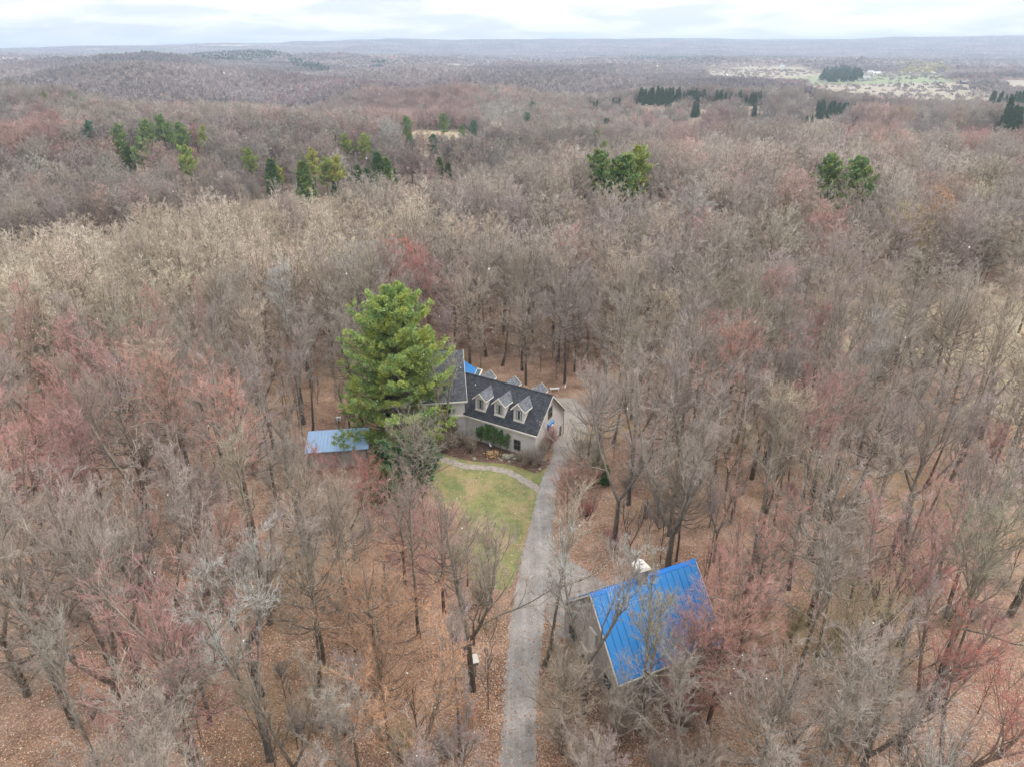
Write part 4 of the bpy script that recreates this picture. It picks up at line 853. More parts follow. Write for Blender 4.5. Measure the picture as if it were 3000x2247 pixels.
pr_sp = lambda f: np.interp(f, [0, .1, 1], [.2, .22, .01])
pr_cd = lambda f: np.interp(f, [0, .2, .6, .9, 1], [.14, .16, .12, .05, .01])
BIGP = needle_tree(101, 21.1, pr_big, whorl=.66, nb=6, sec=15, tuft=6, blades=22, bl=.34, bw=.026, irregular=.28, tip_up=.2, r0=.34, base=.07, gaps=.07)
WP = [needle_tree(102 + i, 19, pr_wp, whorl=1.05, nb=5, sec=9, tuft=4, blades=9, bl=.62, bw=.12, irregular=.4, tip_up=.18, r0=.24, base=.22 + .1 * i, gaps=.12 + .1 * i) for i in range(3)]
SPR = [needle_tree(111 + i, 14, pr_sp, whorl=.75, nb=6, sec=6, tuft=3, blades=7, bl=.6, bw=.16, irregular=.15, droop=-.3, tip_up=.05, r0=.16, base=.04) for i in range(2)]
CED = [needle_tree(115, 11, pr_cd, whorl=.6, nb=6, sec=6, tuft=3, blades=8, bl=.6, bw=.13, droop=.35, irregular=.2, r0=.14, base=.05)]
YP = [needle_tree(121 + i, 2.4, lambda f: np.interp(f, [0, .35, .7, 1], [.10, .22, .15, .03]), whorl=.22, nb=4, sec=4, tuft=2, blades=9, bl=.15, bw=.016, r0=.035, base=.28, gaps=.15, droop=.2, tip_up=.3, trunk_k=5) for i in range(2)]

# ------------------------------------------------------------------ where the near trees stand
BASEX = [[(-1.9, 10), (-1.9, 34), (-1.2, 45), (-.2, 53), (1, 60), (2, 66), (3.5, 72), (4, 92), (14, 91), (14.5, 80), (12, 75), (7.2, 68), (5.8, 61), (10, 55), (15.5, 47.5), (18, 47), (19.5, 43), (15.8, 36.5), (14.2, 36.5), (7.4, 34.5), (3.4, 36), (2.9, 10)],
         [(-18.5, 74), (-6, 75), (4, 70), (7, 78), (-4, 90), (-9.5, 92), (-20, 87)], [(-25.5, 69), (-16.8, 69), (-16.5, 75.5), (-25.5, 75)], LAWN, [(-18.5, 72), (-13, 72), (-13, 77), (-18.5, 77)]]
ZONES = [(74, [(925, 800), (960, 740), (1010, 765), (1200, 810), (1230, 880), (1215, 970), (1150, 1005), (940, 985)]), (66, [(965, 1005), (1200, 1010), (1192, 1120), (1140, 1210), (1090, 1260), (1050, 1160), (1000, 1100), (970, 1070)]),
         (52, [(1125, 1215), (1185, 1215), (1165, 1330), (1140, 1657), (1090, 1657), (1100, 1400)]), (37, [(1268, 1285), (1505, 1205), (1575, 1385), (1340, 1485)]),
         (72, [(735, 600), (900, 590), (975, 770), (970, 870), (850, 920), (740, 830)]), (69, [(690, 925), (775, 920), (770, 975), (690, 978)]), (76, [(1215, 860), (1262, 865), (1262, 930), (1222, 935)]),
         (43, [(1355, 1205), (1412, 1205), (1412, 1262), (1355, 1262)]), (90, [(1020, 690), (1200, 690), (1200, 800), (1050, 780)])]
def blocked(x, y, h, cr, rs):
    for q in BASEX:
        if inpoly(x, y, q): return True
    for Y, q in ZONES:
        if y < Y:
            for f in (.35, .55, .75, .92):
                for dx in (-cr, -cr * .5, 0, cr * .5, cr):
                    a, b = proj_d(x + dx, y, h * f)
                    if inpoly(a, b, q): return True
    return False
cand = []
grid = {}
def tryput(x, y, md):
    gx, gy = int(x // 6), int(y // 6)
    for i in range(gx - 1, gx + 2):
        for j in range(gy - 1, gy + 2):
            for (a, b, m) in grid.get((i, j), ()):
                if (a - x) ** 2 + (b - y) ** 2 < ((md + m) / 2) ** 2: return False
    grid.setdefault((gx, gy), []).append((x, y, md)); return True
trees = []      # x, y, h, variant, rz, custom label
# trunks one can point to in the photo: d-pixel of the foot, height, mesh, turn, tint, label
HERO = [(290, 1600, 19.5, 3, .4, GREY, 'big dark twin-stemmed oak with wide limbs at lower left'), (585, 1640, 18, 5, 2.0, SILVER, 'pale grey twin-trunked tree at the bottom left of the driveway woods'),
        (440, 1470, 15, 1, 1.0, GREY, 'dark Y-forked tree between the two bottom left twin trees'), (770, 1412, 16, 0, 1.2, BROWN, 'slim dark trunk leaning left beside the orange budded tree'),
        (690, 1485, 15, 2, 2.2, GREY, 'thin dark trunk left of the orange budded tree'), (905, 1378, 15, 7, .3, BROWN, 'dark straight trunk left of the driveway with low arching limb'),
        (1022, 1490, 17, 1, 2.6, BROWN, 'thick rough dark tree just above the wooden nest box'), (2010, 1530, 20, 1, 1.35, OLIVE, 'big olive grey forked tree with broad crown near the right edge'),
        (1698, 1528, 16, 0, 4.0, GREY, 'slim trunk leaning right between barn and right edge tree'), (1262, 1540, 16.5, 5, .6, SILVER, 'pale barked tree rising between driveway and blue barn'),
        (1175, 1440, 16, 2, 1.1, TAN, 'dark straight trunk at the right edge of the driveway'), (1384, 1580, 15, 1, 1.9, OLIVE, 'forked olive barked tree rising in front of the blue barn roof'),
        (1800, 1580, 15, 4, .7, YELL, 'low forked yellow twigged tree at the lower right'), (840, 1600, 12, 4, 2.0, ORANGE, 'orange budded small tree at the bottom left of the driveway'),
        (820, 1480, 13.5, 6, .2, ORANGE, 'round orange-red budded tree left of the nest box'), (1590, 1420, 14.5, 3, 1.0, SALMON, 'dense salmon budded tree beside the right end of the barn'),
        (1530, 1560, 12.5, 6, .5, SALMON, 'salmon budded tree overhanging the lower right of the blue roof'), (962, 1222, 8, 4, .4, PINK, 'small pink twigged tree over the left edge of the lawn'), (1062, 1300, 8.5, 0, 1.4, TAN, 'small thin tree at the lower tip of the lawn'), (1010, 1265, 7.5, 2, 2.4, GREY, 'small grey tree at the lower left lawn corner'), (1490, 1560, 11.5, 4, .9, SALMON, 'low salmon budded tree veiling the right of the blue roof eave'), (1550, 1525, 14.5, 6, 2.4, SALMON, 'tall salmon budded tree in front of the lower right barn corner'), (1585, 1470, 12, 1, .2, PINK, 'pink twigged tree hugging the right barn corner'), (1262, 1020, 13, 2, .2, GREY, 'grey tree standing before the right part of the concrete court'), (1250, 1075, 10, 4, 1.1, TAN, 'low tan tree below the concrete court'), (1215, 1630, 11, 4, .3, TAN, 'low pale tree at the right edge of the bottom driveway'), (700, 1440, 14, 6, .9, TAN, 'spreading pale tan tree in the woods below the lawn left side'),
        (960, 1330, 13, 6, 2.9, PINK, 'pink budded spreading tree below the lawn'), (760, 1290, 13, 4, 2.0, TAN, 'pale fan-crowned tree below the red budded yard tree'), (875, 1270, 12, 6, 1.4, PINK, 'pink twigged fan tree left of the lawn'),
        (800, 1145, 9.5, 4, .5, RED, 'small bright red budded yard tree below the pale blue shed'), (905, 1085, 12.5, 6, 1.2, GREY, 'grey many-limbed tree in front of the pine at the house corner'),
        (1225, 1130, 8, 4, 1.8, SALMON, 'small red tipped tree right of the driveway bend'), (1290, 1010, 14, 6, 2.2, SILVER, 'silvery grey wide tree right of the concrete court'),
        (2180, 1330, 18, 3, 1.0, GREY, 'grey tree cut by the right edge of the photo'), (60, 1500, 18, 5, 2.0, GREY, 'dark tree at the left edge behind the twin oak'), (330, 1180, 19, 1, .2, BROWN, 'dark thick branching trunk in the pink woods at left'),
        (1128, 800, 17, 7, 0, BROWN, 'dark straight trunk directly behind the right back dormer'), (1085, 790, 18, 2, 1, GREY, 'tall dark trunk behind the house roof middle'), (1050, 770, 18, 0, 2, GREY, 'tall trunk behind the left back dormer')]
for xd, yd, h, v, rz, c, lb in HERO:
    x, y = G(xd, yd); grid.setdefault((int(x // 6), int(y // 6)), []).append((x, y, 5)); trees.append([x, y, h, v, rz, c, lb])
rs = np.random.default_rng(21)
for _ in range(30000):
    D = math.sqrt(rs.uniform(17 ** 2, 172 ** 2)); a = rs.uniform(R(-50), R(50)); x, y = D * math.sin(a), D * math.cos(a)
    if abs(math.degrees(a)) > 37.5 + 260 / D: continue
    sparse = 1.0
    for q in FIELDS[8:11]:
        if inpoly(x, y, q): sparse = 2.6
    if sparse > 1 and rs.random() < .6: continue
    h = rs.uniform(14.5, 20.5) if rs.random() < .8 else rs.uniform(9, 14)
    if D < 34: h = rs.uniform(11, 17)
    if inpoly(x, y, [(-14, 38), (0, 38), (0, 66), (-14, 66)]): h = rs.uniform(7, 12)
    cr = h * .2
    if blocked(x, y, h, cr, rs): continue
    if not tryput(x, y, (4.2 if h > 13 else 3.5) * (.9 if D < 60 else 1 if D < 90 else 1.12) * sparse): continue
    trees.append([x, y, h, int(rs.integers(0, 8)), rs.uniform(0, 6.28), None, None])
def region(x, y):
    a, b = proj_d(x, y, 10)
    if inpoly(a, b, [(-200, 560), (330, 460), (900, 420), (960, 520), (520, 640), (-200, 780)]): return 'on the pale ridge behind the left woods'
    if y > 88 and -14 < x < 16: return 'in the tall woods directly behind the house'
    if y > 120: return 'on the wooded ridge top beyond the house' if x < 25 else 'in the woods around the tan clearing at right'
    if x < -16: return ('at the bottom left corner woods' if y < 44 else 'in the woods left of the lawn' if y < 68 else 'in the pink budded woods left of the pale blue shed' if y < 92 else 'in the woods behind the tall pine')
    if x < -1: return 'between the bottom left woods and the driveway' if y < 46 else 'along the left side of the lawn'
    if x < 20: return 'around the blue roofed barn' if y < 52 else 'beside the driveway above the barn' if y < 72 else 'just right of the concrete court'
    return ('in the lower right corner woods' if y < 44 else 'in the open brown woods right of the barn' if y < 66 else 'in the dense woods right of the house' if y < 95 else 'at the edge of the tan clearing at right')
trees.sort(key=lambda t: math.hypot(t[0], t[1]))
budget = {'bare_tree': 300, 'budding_tree': 280, 'pale_tree': 200}
leftover = []
rs = np.random.default_rng(22)
for x, y, h, v, rz, c, lb in trees:
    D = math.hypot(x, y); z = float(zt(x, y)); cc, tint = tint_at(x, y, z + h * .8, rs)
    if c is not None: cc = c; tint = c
    name = 'budding_tree' if cc in (RED, PINK, SALMON, ORANGE) else 'pale_tree' if cc in (CREAM, TAN) else 'bare_tree'
    if budget[name] <= 0: leftover.append((x, y, z, h, tint)); continue
    budget[name] -= 1
    full = D < 105
    m = FULL[v] if full else MID[v % 5]; s = h / (18.0)
    wdn = rs.uniform(.9, 1.12)
    if lb is None:
        sz = 'tall' if h > 17.5 else 'small' if h < 13 else 'medium'
        form = {0: 'straight', 1: 'forked', 2: 'slender', 3: 'wide-forked', 4: 'round-crowned', 5: 'twin-stemmed', 6: 'spreading', 7: 'narrow'}[v]
        lb = f"{sz} {form} {COLNAME[cc]} tree {region(x, y)}"
    put_tree(name, m, (x, y, z - .08), rz, (s * wdn, s * wdn, s), tint, lb, 'tree', 'leafless trees ' + region(x, y))
# saplings and brush
rs = np.random.default_rng(23); ns = 0
for _ in range(4000):
    if ns >= 230: break
    D = math.sqrt(rs.uniform(24 ** 2, 112 ** 2)); a = rs.uniform(R(-46), R(46)); x, y = D * math.sin(a), D * math.cos(a)
    h = rs.uniform(3, 7.5)
    if blocked(x, y, h, .8, rs): continue
    cc, tint = tint_at(x, y, 4, rs); ns += 1
    put_tree('sapling', SAP[int(rs.integers(0, 3))], (x, y, -.05), rs.uniform(0, 6.28), h / 6.5, tint, f"thin {COLNAME[cc]} sapling {region(x, y)}", 'sapling', 'saplings ' + region(x, y))
for _ in range(3000):
    if ns >= 330: break
    D = math.sqrt(rs.uniform(24 ** 2, 75 ** 2)); a = rs.uniform(R(-46), R(46)); x, y = D * math.sin(a), D * math.cos(a)
    if any(inpoly(x, y, q) for q in BASEX) or (-14 < x < 5 and 44 < y < 74): continue
    cc, tint = tint_at(x, y, 4, rs); ns += 1; s = rs.uniform(.5, 1.15)
    t = empty('brush', (x, y, 0), rs.uniform(0, 6.28)); t.scale = (s, s, s)
    for nm, me in zip(('stem', 'twigs'), BUSH[ns % 3]): o = link(nm, me, t); o['tint'] = [float(q) for q in tint]
    tag(t, f"low {COLNAME[cc]} brush {region(x, y)}", 'brush', 'brush ' + region(x, y))
BS = [(-9.3, 77.4, 1.0, BROWN, 'rust brown bare shrub at the foot of the main house wall'), (-7.6, 76.4, 1.1, BROWN, 'tangled brown shrub in the corner of house and wing'), (-6.0, 75.2, 1.0, OLIVE, 'olive brown shrub left of the small pines'),
      (-8.2, 74.0, 1.2, TAN, 'pale twiggy shrub at the left end of the garden bed'), (-5.2, 73.4, .8, BROWN, 'low brown shrub left of the garden arch'), (1.1, 71.6, .8, TAN, 'tan dry shrub below the right house window'), (2.2, 70.9, .9, GREY, 'grey dry shrub at the right part of the garden bed'),
      (3.2, 70.4, .8, GREY, 'grey dry shrub at the tip of the garden bed'), (1.6, 70.3, .7, BROWN, 'brown shrub behind the pale garden stone'), (3.9, 72.6, 1.1, TAN, 'tan brush at the right corner of the wing'), (4.6, 74.0, 1.1, PINK, 'pinkish brush along the gable wall'), (4.9, 75.6, 1.0, GREY, 'grey brush in front of the concrete court'),
      (8.4, 71.5, 1.3, OLIVE, 'olive shrub right of the driveway top'), (9.6, 69.5, 1.4, OLIVE, 'green tinged shrub right of the driveway bend'), (7.6, 67.3, 1.1, SALMON, 'red tipped shrub at the right edge of the driveway'), (8.8, 65.8, 1.2, SALMON, 'red tipped shrub above the barn apron'),
      (7.0, 63.4, 1.0, TAN, 'tan shrub right of the middle driveway'), (8.0, 60.5, 1.0, RED, 'reddish shrub just above the barn apron'), (3.6, 33.4, 1.3, TAN, 'dense tan brush at the right edge of the lower driveway'), (5.0, 31.5, 1.4, TAN, 'dense tan brush below the barn corner'), (6.3, 33.0, 1.3, PINK, 'pinkish brush below the barn wall'),
      (3.4, 34.6, 1.3, TAN, 'tan brush at the lower left barn corner'), (7.6, 34.2, 1.5, BROWN, 'brown brush right under the barn eave'), (9.6, 34.8, 1.5, TAN, 'tan brush under the middle of the barn eave'), (11.8, 35.4, 1.5, PINK, 'pink twigged brush under the right barn eave'), (13.6, 36.4, 1.4, SALMON, 'salmon brush at the right end of the barn eave'), (4.9, 38.4, 1.3, GREY, 'grey brush against the barn gable wall'), (4.2, 40.4, 1.2, TAN, 'tan brush by the upper barn gable wall'), (10, 30.6, 1.3, GREY, 'grey brush left of the white rack'), (12.5, 31.8, 1.4, BROWN, 'brown brush right of the white rack'), (-4.9, 52.6, .9, YELL, 'yellow flowering shrub at the lower end of the lawn'), (-2.8, 47.5, .9, OLIVE, 'low brush below the lawn tip'), (-9.5, 58.8, 1.4, OLIVE, 'olive brush at the left lawn edge'),
      (-10.5, 62.5, 1.4, OLIVE, 'olive brush left of the lawn middle'), (23.5, 43.2, 1.3, YELL, 'yellowish brush beside the small slatted box'), (27, 42.3, 1.4, YELL, 'tan brush right of the small slatted box'), (-3.0, 34.5, 1.2, ORANGE, 'orange brush near the lower driveway left edge'), (-7.5, 32.2, 1.3, YELL, 'yellow brown brush at the bottom left of the driveway')]
for i, (x, y, s, c, lb) in enumerate(BS):
    t = empty('shrub', (x, y, 0), i * 1.3); t.scale = (s, s, s)
    for nm, me in zip(('stem', 'twigs'), BUSH[i % 3]): o = link(nm, me, t); o['tint'] = list(c)
    tag(t, lb, 'shrub')
# ------------------------------------------------------------------ evergreens
WGREEN = (.29, .36, .15); DGREEN = (.13, .21, .08); YGREEN = (.42, .45, .15); YELG = (.54, .50, .15); BGREEN = (.18, .29, .20); CEDG = (.09, .13, .035)
bx_, by_ = -13.7, 74.9
put_tree('white_pine', BIGP, (bx_, by_, -.1), 1.0, (.94, .94, 1.0), (.40, .46, .16), 'huge bright green white pine beside the main house roof', 'pine', None)
for i, (x, y) in enumerate([(-3.95, 75.6), (-2.95, 75.15), (-2.15, 74.65), (-1.45, 74.25), (-.7, 73.75)]):
    put_tree('young_pine', YP[i % 2], (x, y, 0), i * 1.7, (1.0, 1.15, 1.1, 1.0, .95)[i], (.12, .22, .07), ('leftmost', 'second from left', 'middle', 'fourth from left', 'rightmost')[i] + ' of the five small pines against the wing wall', 'pine', 'small pines against the wing wall')
for x, y, h, lb in [(-14.5, 66.5, 5.5, 'dark hemlock shrub below the pale blue shed'), (-12.2, 68.8, 5, 'green hemlock shrub under the tall pine foot'), (-10.6, 65.5, 5.5, 'green hemlock left of the lawn top'), (-9.9, 70.2, 4, 'small hemlock at the upper left lawn corner'), (-13.5, 62, 5, 'dull green hemlock left of the lawn'), (-11.5, 74.2, 4.5, 'low hemlock between tall pine and house'),
                    (10.5, 66.5, 2.6, 'small green cedar right of the driveway')]:
    put_tree('hemlock', CED[0], (x, y, -.1), x, (h / 11 * 1.5, h / 11 * 1.5, h / 11), (.12, .20, .085) , lb, 'evergreen', None)
def place_top(xd, yt, h, dmin=180, dmax=1300):
    r = ray_d(xd, yt); best = None
    for D in np.arange(dmin, dmax, 6):
        t = D / math.hypot(r[0], r[1]); x, y = r[0] * t, r[1] * t; e = abs(CAMH + r[2] * t - (float(zt(x, y)) + h))
        if best is None or e < best[0] - .3: best = (e, x, y)
    return best[1], best[2]
EV = [(310, 258, 21, 0, WGREEN), (345, 251, 21, 1, WGREEN), (385, 263, 20, 0, WGREEN), (250, 268, 19, 1, WGREEN), (362, 268, 18, 2, WGREEN), (435, 272, 18, 2, YGREEN), (212, 200, 19, 1, WGREEN), (157, 203, 18, 1, WGREEN), (93, 198, 17, 2, WGREEN), (187, 262, 17, 1, BGREEN),
      (298, 300, 19, 1, WGREEN), (400, 316, 20, 1, YGREEN), (535, 322, 17, 1, YGREEN), (600, 358, 13, 2, YELG), (673, 322, 20, 2, YELG), (700, 340, 19, 1, YGREEN), (725, 338, 20, 2, YELG), (785, 288, 18, 0, YGREEN), (745, 292, 16, 1, YGREEN), (877, 250, 19, 0, WGREEN), (884, 286, 13, 0, WGREEN),
      (957, 246, 19, 0, WGREEN), (1022, 260, 16, 0, BGREEN), (998, 270, 14, 1, WGREEN), (1151, 221, 20, 0, BGREEN), (1140, 244, 19, 0, BGREEN), (1136, 270, 14, 0, BGREEN), (1172, 262, 13, 0, DGREEN), (1258, 262, 11, 0, BGREEN), (1289, 281, 14, 0, WGREEN), (1307, 303, 15, 0, YGREEN),
      (1297, 325, 20, 0, WGREEN), (1380, 318, 20, 1, YGREEN), (1352, 335, 20, 0, WGREEN), (1340, 358, 19, 0, DGREEN), (1800, 334, 20, 0, WGREEN), (1864, 340, 21, 0, WGREEN), (8, 135, 16, 1, WGREEN), (935, 292, 15, 0, BGREEN), (797, 255, 14, 1, BGREEN), (1052, 275, 12, 0, BGREEN)]
WHERE = ['left', 'left middle', 'middle', 'right middle', 'right']
for i, (xd, yt, h, v, c) in enumerate(EV):
    h *= .86; x, y = place_top(xd, yt, h)
    x2, y2 = x, y; FARSITES.append((x, y, 5))
    if yt > 240: # a gap in front so that the crown stands free above its neighbours
        LOWSITES.append((x, y, 52, 5.5))
        FARSITES.append((x * (1 - 6 / math.hypot(x, y)), y * (1 - 6 / math.hypot(x, y)), 4))
    s = h / 19; wf = .95 if v == 0 else .85
    cn = {WGREEN: 'green', YGREEN: 'yellow-green', YELG: 'sparse golden yellow', BGREEN: 'blue-green', DGREEN: 'dark green'}[c]
    near = min(((e[0] - xd) ** 2 + (e[1] - yt) ** 2, e) for e in EV if e[0] != xd)[1]
    D = int(math.hypot(x, y))
    side = ('upper ' if near[1] > yt + 12 else 'lower ' if near[1] < yt - 12 else '') + ('left' if near[0] > xd else 'right')
    zone = 'far left hillside' if xd < 500 else 'hollow left of centre' if xd < 850 else 'distant pale clearing' if xd < 1060 else 'distant central knoll' if xd < 1270 else 'woods beyond the house' if xd < 1500 else 'right hand woods'
    put_tree('white_pine', WP[v], (x, y, float(zt(x, y)) - .3), i * 1.1, (s * wf, s * wf, s), c, f"{cn} pine at the {zone}, {side} of its nearest pine" + ('' if h > 22 else ''), 'pine', 'pines standing above the bare woods')
for i, (xd, yt, h, lb) in enumerate([(255, 305, 13, 'broad dark cedar at the far left hillside'), (272, 318, 11, 'second dark cedar right of the broad one'), (583, 345, 14, 'dark green cedar left of the golden pine'), (655, 353, 17, 'tall dark cedar column left of the golden pines'), (770, 358, 11, 'olive green cedar at the hollow edge'),
                                     (812, 332, 17, 'broad deep green cedar clump in the hollow'), (835, 340, 15, 'deep green cedar right of the broad clump'), (848, 366, 10, 'small cedar below the deep green clump'), (790, 365, 11, 'yellowish cedar left of the deep green clump'), (950, 338, 9, 'bright green small cedar in front of the ridge'),
                                     (968, 350, 7, 'short yellowish cedar on the ridge edge'), (720, 392, 6, 'small yellow green cedar below the golden pines')]):
    h *= 1.1; x, y = place_top(xd, yt, h, 240, 500); LOWSITES.append((x, y, 40, 5)); FARSITES.append((x, y, 5)); FARSITES.append((x * .96, y * .96, 5)); s = h / 11
    put_tree('cedar', CED[0], (x, y, float(zt(x, y)) - .3), i * 1.9, (s, s, s), (.14, .20, .07) if i % 3 else (.20, .26, .08), lb, 'cedar', 'cedars in the hollow and on the hillside')
rs = np.random.default_rng(31); spr = []
def row(n, x0, x1, y0, y1, h0, h1, where):
    for i in range(n): spr.append((rs.uniform(x0, x1), rs.uniform(y0, y1), rs.uniform(h0, h1), where))
row(34, 1382, 1478, 181, 196, 9, 14, 'at the dense left end of the far ridge row'); row(34, 1500, 1650, 176, 190, 7, 12, 'along the right part of the far ridge row'); row(14, 1275, 1340, 188, 199, 6, 9, 'at the thin left tail of the far ridge row'); row(10, 1478, 1510, 182, 188, 6, 10, 'in the middle gap of the far ridge row')
row(12, 1768, 1808, 216, 226, 8, 12, 'in the clump on the right hand slope'); row(12, 1812, 1862, 222, 229, 7, 10, 'in the low row right of the slope clump'); row(6, 1730, 1768, 210, 214, 4, 6, 'in the thin line left of the slope clump'); row(4, 1875, 1960, 231, 236, 5, 7, 'scattered right of the low row')
row(3, 1500, 1512, 217, 226, 10, 12, 'in the pair standing alone below the ridge row'); row(3, 1740, 1760, 248, 254, 5, 7, 'in the tiny pair below the slope clump'); row(2, 1305, 1315, 255, 259, 9, 11, 'standing alone left below the ridge'); row(2, 1628, 1636, 226, 230, 7, 9, 'standing alone below the right ridge end')
row(22, 2142, 2215, 197, 212, 12, 18, 'in the dark grove at the right edge'); row(8, 2175, 2212, 228, 234, 10, 14, 'in the green clump below the right edge grove'); row(4, 1165, 1192, 195, 205, 10, 14, 'beside the small central knoll')
for i, (xd, yt, h, wh) in enumerate(spr):
    h *= 1.25; x, y = place_top(xd, yt, h, *((730, 880) if yt < 200 and xd < 1660 and xd > 1270 else (500, 1300))); s = h / 14; LOWSITES.append((x, y, 70, 8))
    for q in (0,): FARSITES.append((x * (1 - q / math.hypot(x, y)), y * (1 - q / math.hypot(x, y)), 3))
    put_tree('spruce', SPR[i % 2], (x, y, float(zt(x, y)) - .2), i, (s * .95, s * .95, s), (.10, .16, .075), f"small dark spruce {wh}", 'spruce', 'spruces ' + wh)

# ------------------------------------------------------------------ the woods beyond: one counted-by-nobody mass each
lowtrees = []
for i, (xd, yt, h, c, lb) in enumerate([(728, 322, 19, SILVER, 'white bare birch standing above the golden pines'), (1064, 215, 20, SILVER, 'large silvery bare tree left of the central knoll'), (1090, 228, 18, SILVER, 'silvery bare tree right of the large one'), (835, 268, 17, SILVER, 'pale bare tree left of the clearing pines')]):
    x, y = place_top(xd, yt, h, 250, 800); s = h / 17; FARSITES.append((x, y, 4))
    lowtrees.append(put_tree('pale_tree', LOW[i], (x, y, float(zt(x, y)) - .2), i, (s, s, s), c, lb, 'tree', None))
midtrees = []
for t in [o for o in S.objects if o.type == 'EMPTY' and o.name.split('.')[0].endswith('_tree')]:
    for m in MID:
        if t.children and t.children[0].data in m and all(t.children[0].data is not q[0].data for q in midtrees): midtrees.append(t.children)
def kids(t): return [o for o in S.objects if o.parent == t]
PR = []
def protos():
    seen = {}
    for o in S.objects:
        if o.parent and o.name.split('.')[0] == 'trunk':
            seen.setdefault(o.data.name, o)
        if o.parent and o.name.split('.')[0] == 'crown':
            seen.setdefault(o.data.name, o)
    return seen
SEEN = protos()
def rand_pts(n, d0, d1, half, spacing, rs, gap=0):
    """jittered grid of tree feet inside a sector of the view"""
    xs = np.arange(-d1, d1, spacing); ys = np.arange(0, d1, spacing); X, Y = np.meshgrid(xs, ys); jt = .46 if spacing < 8 else .95; X = X + rs.uniform(-jt, jt, X.shape) * spacing; Y = Y + rs.uniform(-jt, jt, X.shape) * spacing
    X, Y = X.ravel(), Y.ravel(); D = np.hypot(X, Y); A = np.degrees(np.arctan2(X, Y)); m = (D > d0) & (D < d1) & (np.abs(A) < half)
    X, Y = X[m], Y[m]
    jx = X + (vnoise(X / 25, Y / 25, 11) - .5) * 22; jy = Y + (vnoise(X / 25, Y / 25, 12) - .5) * 22
    keep = np.ones(len(X), bool)
    for k, q in enumerate(FIELDS):
        ins = inpoly(X if k >= 8 else jx, Y if k >= 8 else jy, q)
        thin = rs.random(len(X)) > (.985 if k >= 11 else .35 if k >= 8 else (.90 if k == 1 else .94) if k in (2, 0, 1) else .985)
        hedge = (np.abs((vnoise(X / 160, Y / 160, 33) - .5)) < .018) & (rs.random(len(X)) < .5)
        if k >= 6 and k < 8: thin = rs.random(len(X)) > 1; hedge = thin
        keep &= ~(ins & ~thin & ~hedge)
    A2 = np.degrees(np.arctan2(X, Y)); D2 = np.hypot(X, Y)      # the open creek bottom behind the first ridge
    keep &= ~((D2 > np.interp(A2, [-40, -20, 0], [142, 168, 205])) & (D2 < np.interp(A2, [-45, -20, -12, -4, 1, 5], [258, 302, 328, 335, 220, 0])))
    for x, y, r in FARSITES:
        keep &= (X - x) ** 2 + (Y - y) ** 2 > r * r
    return X[keep], Y[keep]
def tints(X, Y, Z, rs):
    return np.array([tint_at(x, y, z, rs)[1] for x, y, z in zip(X, Y, Z)])
def shorten(X, Y, H):
    for x, y, ln, wd in LOWSITES:        # young growth standing on the near side of the evergreens
        D = math.hypot(x, y); ux, uy = x / D, y / D; al = (x - X) * ux + (y - Y) * uy; ac = np.abs((X - x) * uy - (Y - y) * ux)
        m = (al > -2) & (al < ln) & (ac < wd); H[m] = H[m] * .52
    return H
def gn_wood(name, X, Y, H, T, var, meshes, hbase, label):
    H = shorten(X, Y, H)
    Z = zt(X, Y) - .15
    me = bpy.data.meshes.new(name); me.vertices.add(len(X)); me.vertices.foreach_set('co', np.stack([X, Y, Z], -1).astype(np.float32).ravel())
    rs = np.random.default_rng(5)
    a = me.attributes.new('variant', 'INT', 'POINT'); a.data.foreach_set('value', var.astype(np.int32))
    a = me.attributes.new('turn', 'FLOAT_VECTOR', 'POINT'); a.data.foreach_set('vector', np.stack([rs.normal(0, .03, len(X)), rs.normal(0, .03, len(X)), rs.uniform(0, 6.28, len(X))], -1).astype(np.float32).ravel())
    s = H / hbase; wd = s * rs.uniform(.85, 1.35, len(X)); a = me.attributes.new('size', 'FLOAT_VECTOR', 'POINT'); a.data.foreach_set('vector', np.stack([wd, wd, s], -1).astype(np.float32).ravel())
    a = me.attributes.new('tint', 'FLOAT_COLOR', 'POINT'); a.data.foreach_set('color', np.concatenate([T, np.ones((len(T), 1))], 1).astype(np.float32).ravel())
    me.update(); o = link(name, me); tag(o, label, None, None, 'stuff')
    g = bpy.data.node_groups.new(name, 'GeometryNodeTree'); g.interface.new_socket('Geometry', in_out='INPUT', socket_type='NodeSocketGeometry'); g.interface.new_socket('Geometry', in_out='OUTPUT', socket_type='NodeSocketGeometry')
    gi = g.nodes.new('NodeGroupInput'); go = g.nodes.new('NodeGroupOutput'); jn = g.nodes.new('GeometryNodeJoinGeometry')
    def attr(nm, ty): n = g.nodes.new('GeometryNodeInputNamedAttribute'); n.data_type = ty; n.inputs['Name'].default_value = nm; return n.outputs['Attribute']
    va, ro, sz = attr('variant', 'INT'), attr('turn', 'FLOAT_VECTOR'), attr('size', 'FLOAT_VECTOR')
    for k, pair in enumerate(meshes):
        cmp = g.nodes.new('FunctionNodeCompare'); cmp.data_type = 'INT'; cmp.operation = 'EQUAL'
        g.links.new(va, cmp.inputs[2]); cmp.inputs[3].default_value = k
        for me_ in pair:
            oi = g.nodes.new('GeometryNodeObjectInfo'); oi.transform_space = 'ORIGINAL'; oi.inputs['Object'].default_value = SEEN[me_.name]; oi.inputs['As Instance'].default_value = False
            ip = g.nodes.new('GeometryNodeInstanceOnPoints'); g.links.new(gi.outputs[0], ip.inputs['Points']); g.links.new(cmp.outputs[0], ip.inputs['Selection']); g.links.new(oi.outputs['Geometry'], ip.inputs['Instance'])
            g.links.new(ro, ip.inputs['Rotation']); g.links.new(sz, ip.inputs['Scale']); g.links.new(ip.outputs[0], jn.inputs[0])
    g.links.new(jn.outputs[0], go.inputs[0]); md = o.modifiers.new('wood', 'NODES'); md.node_group = g; return o
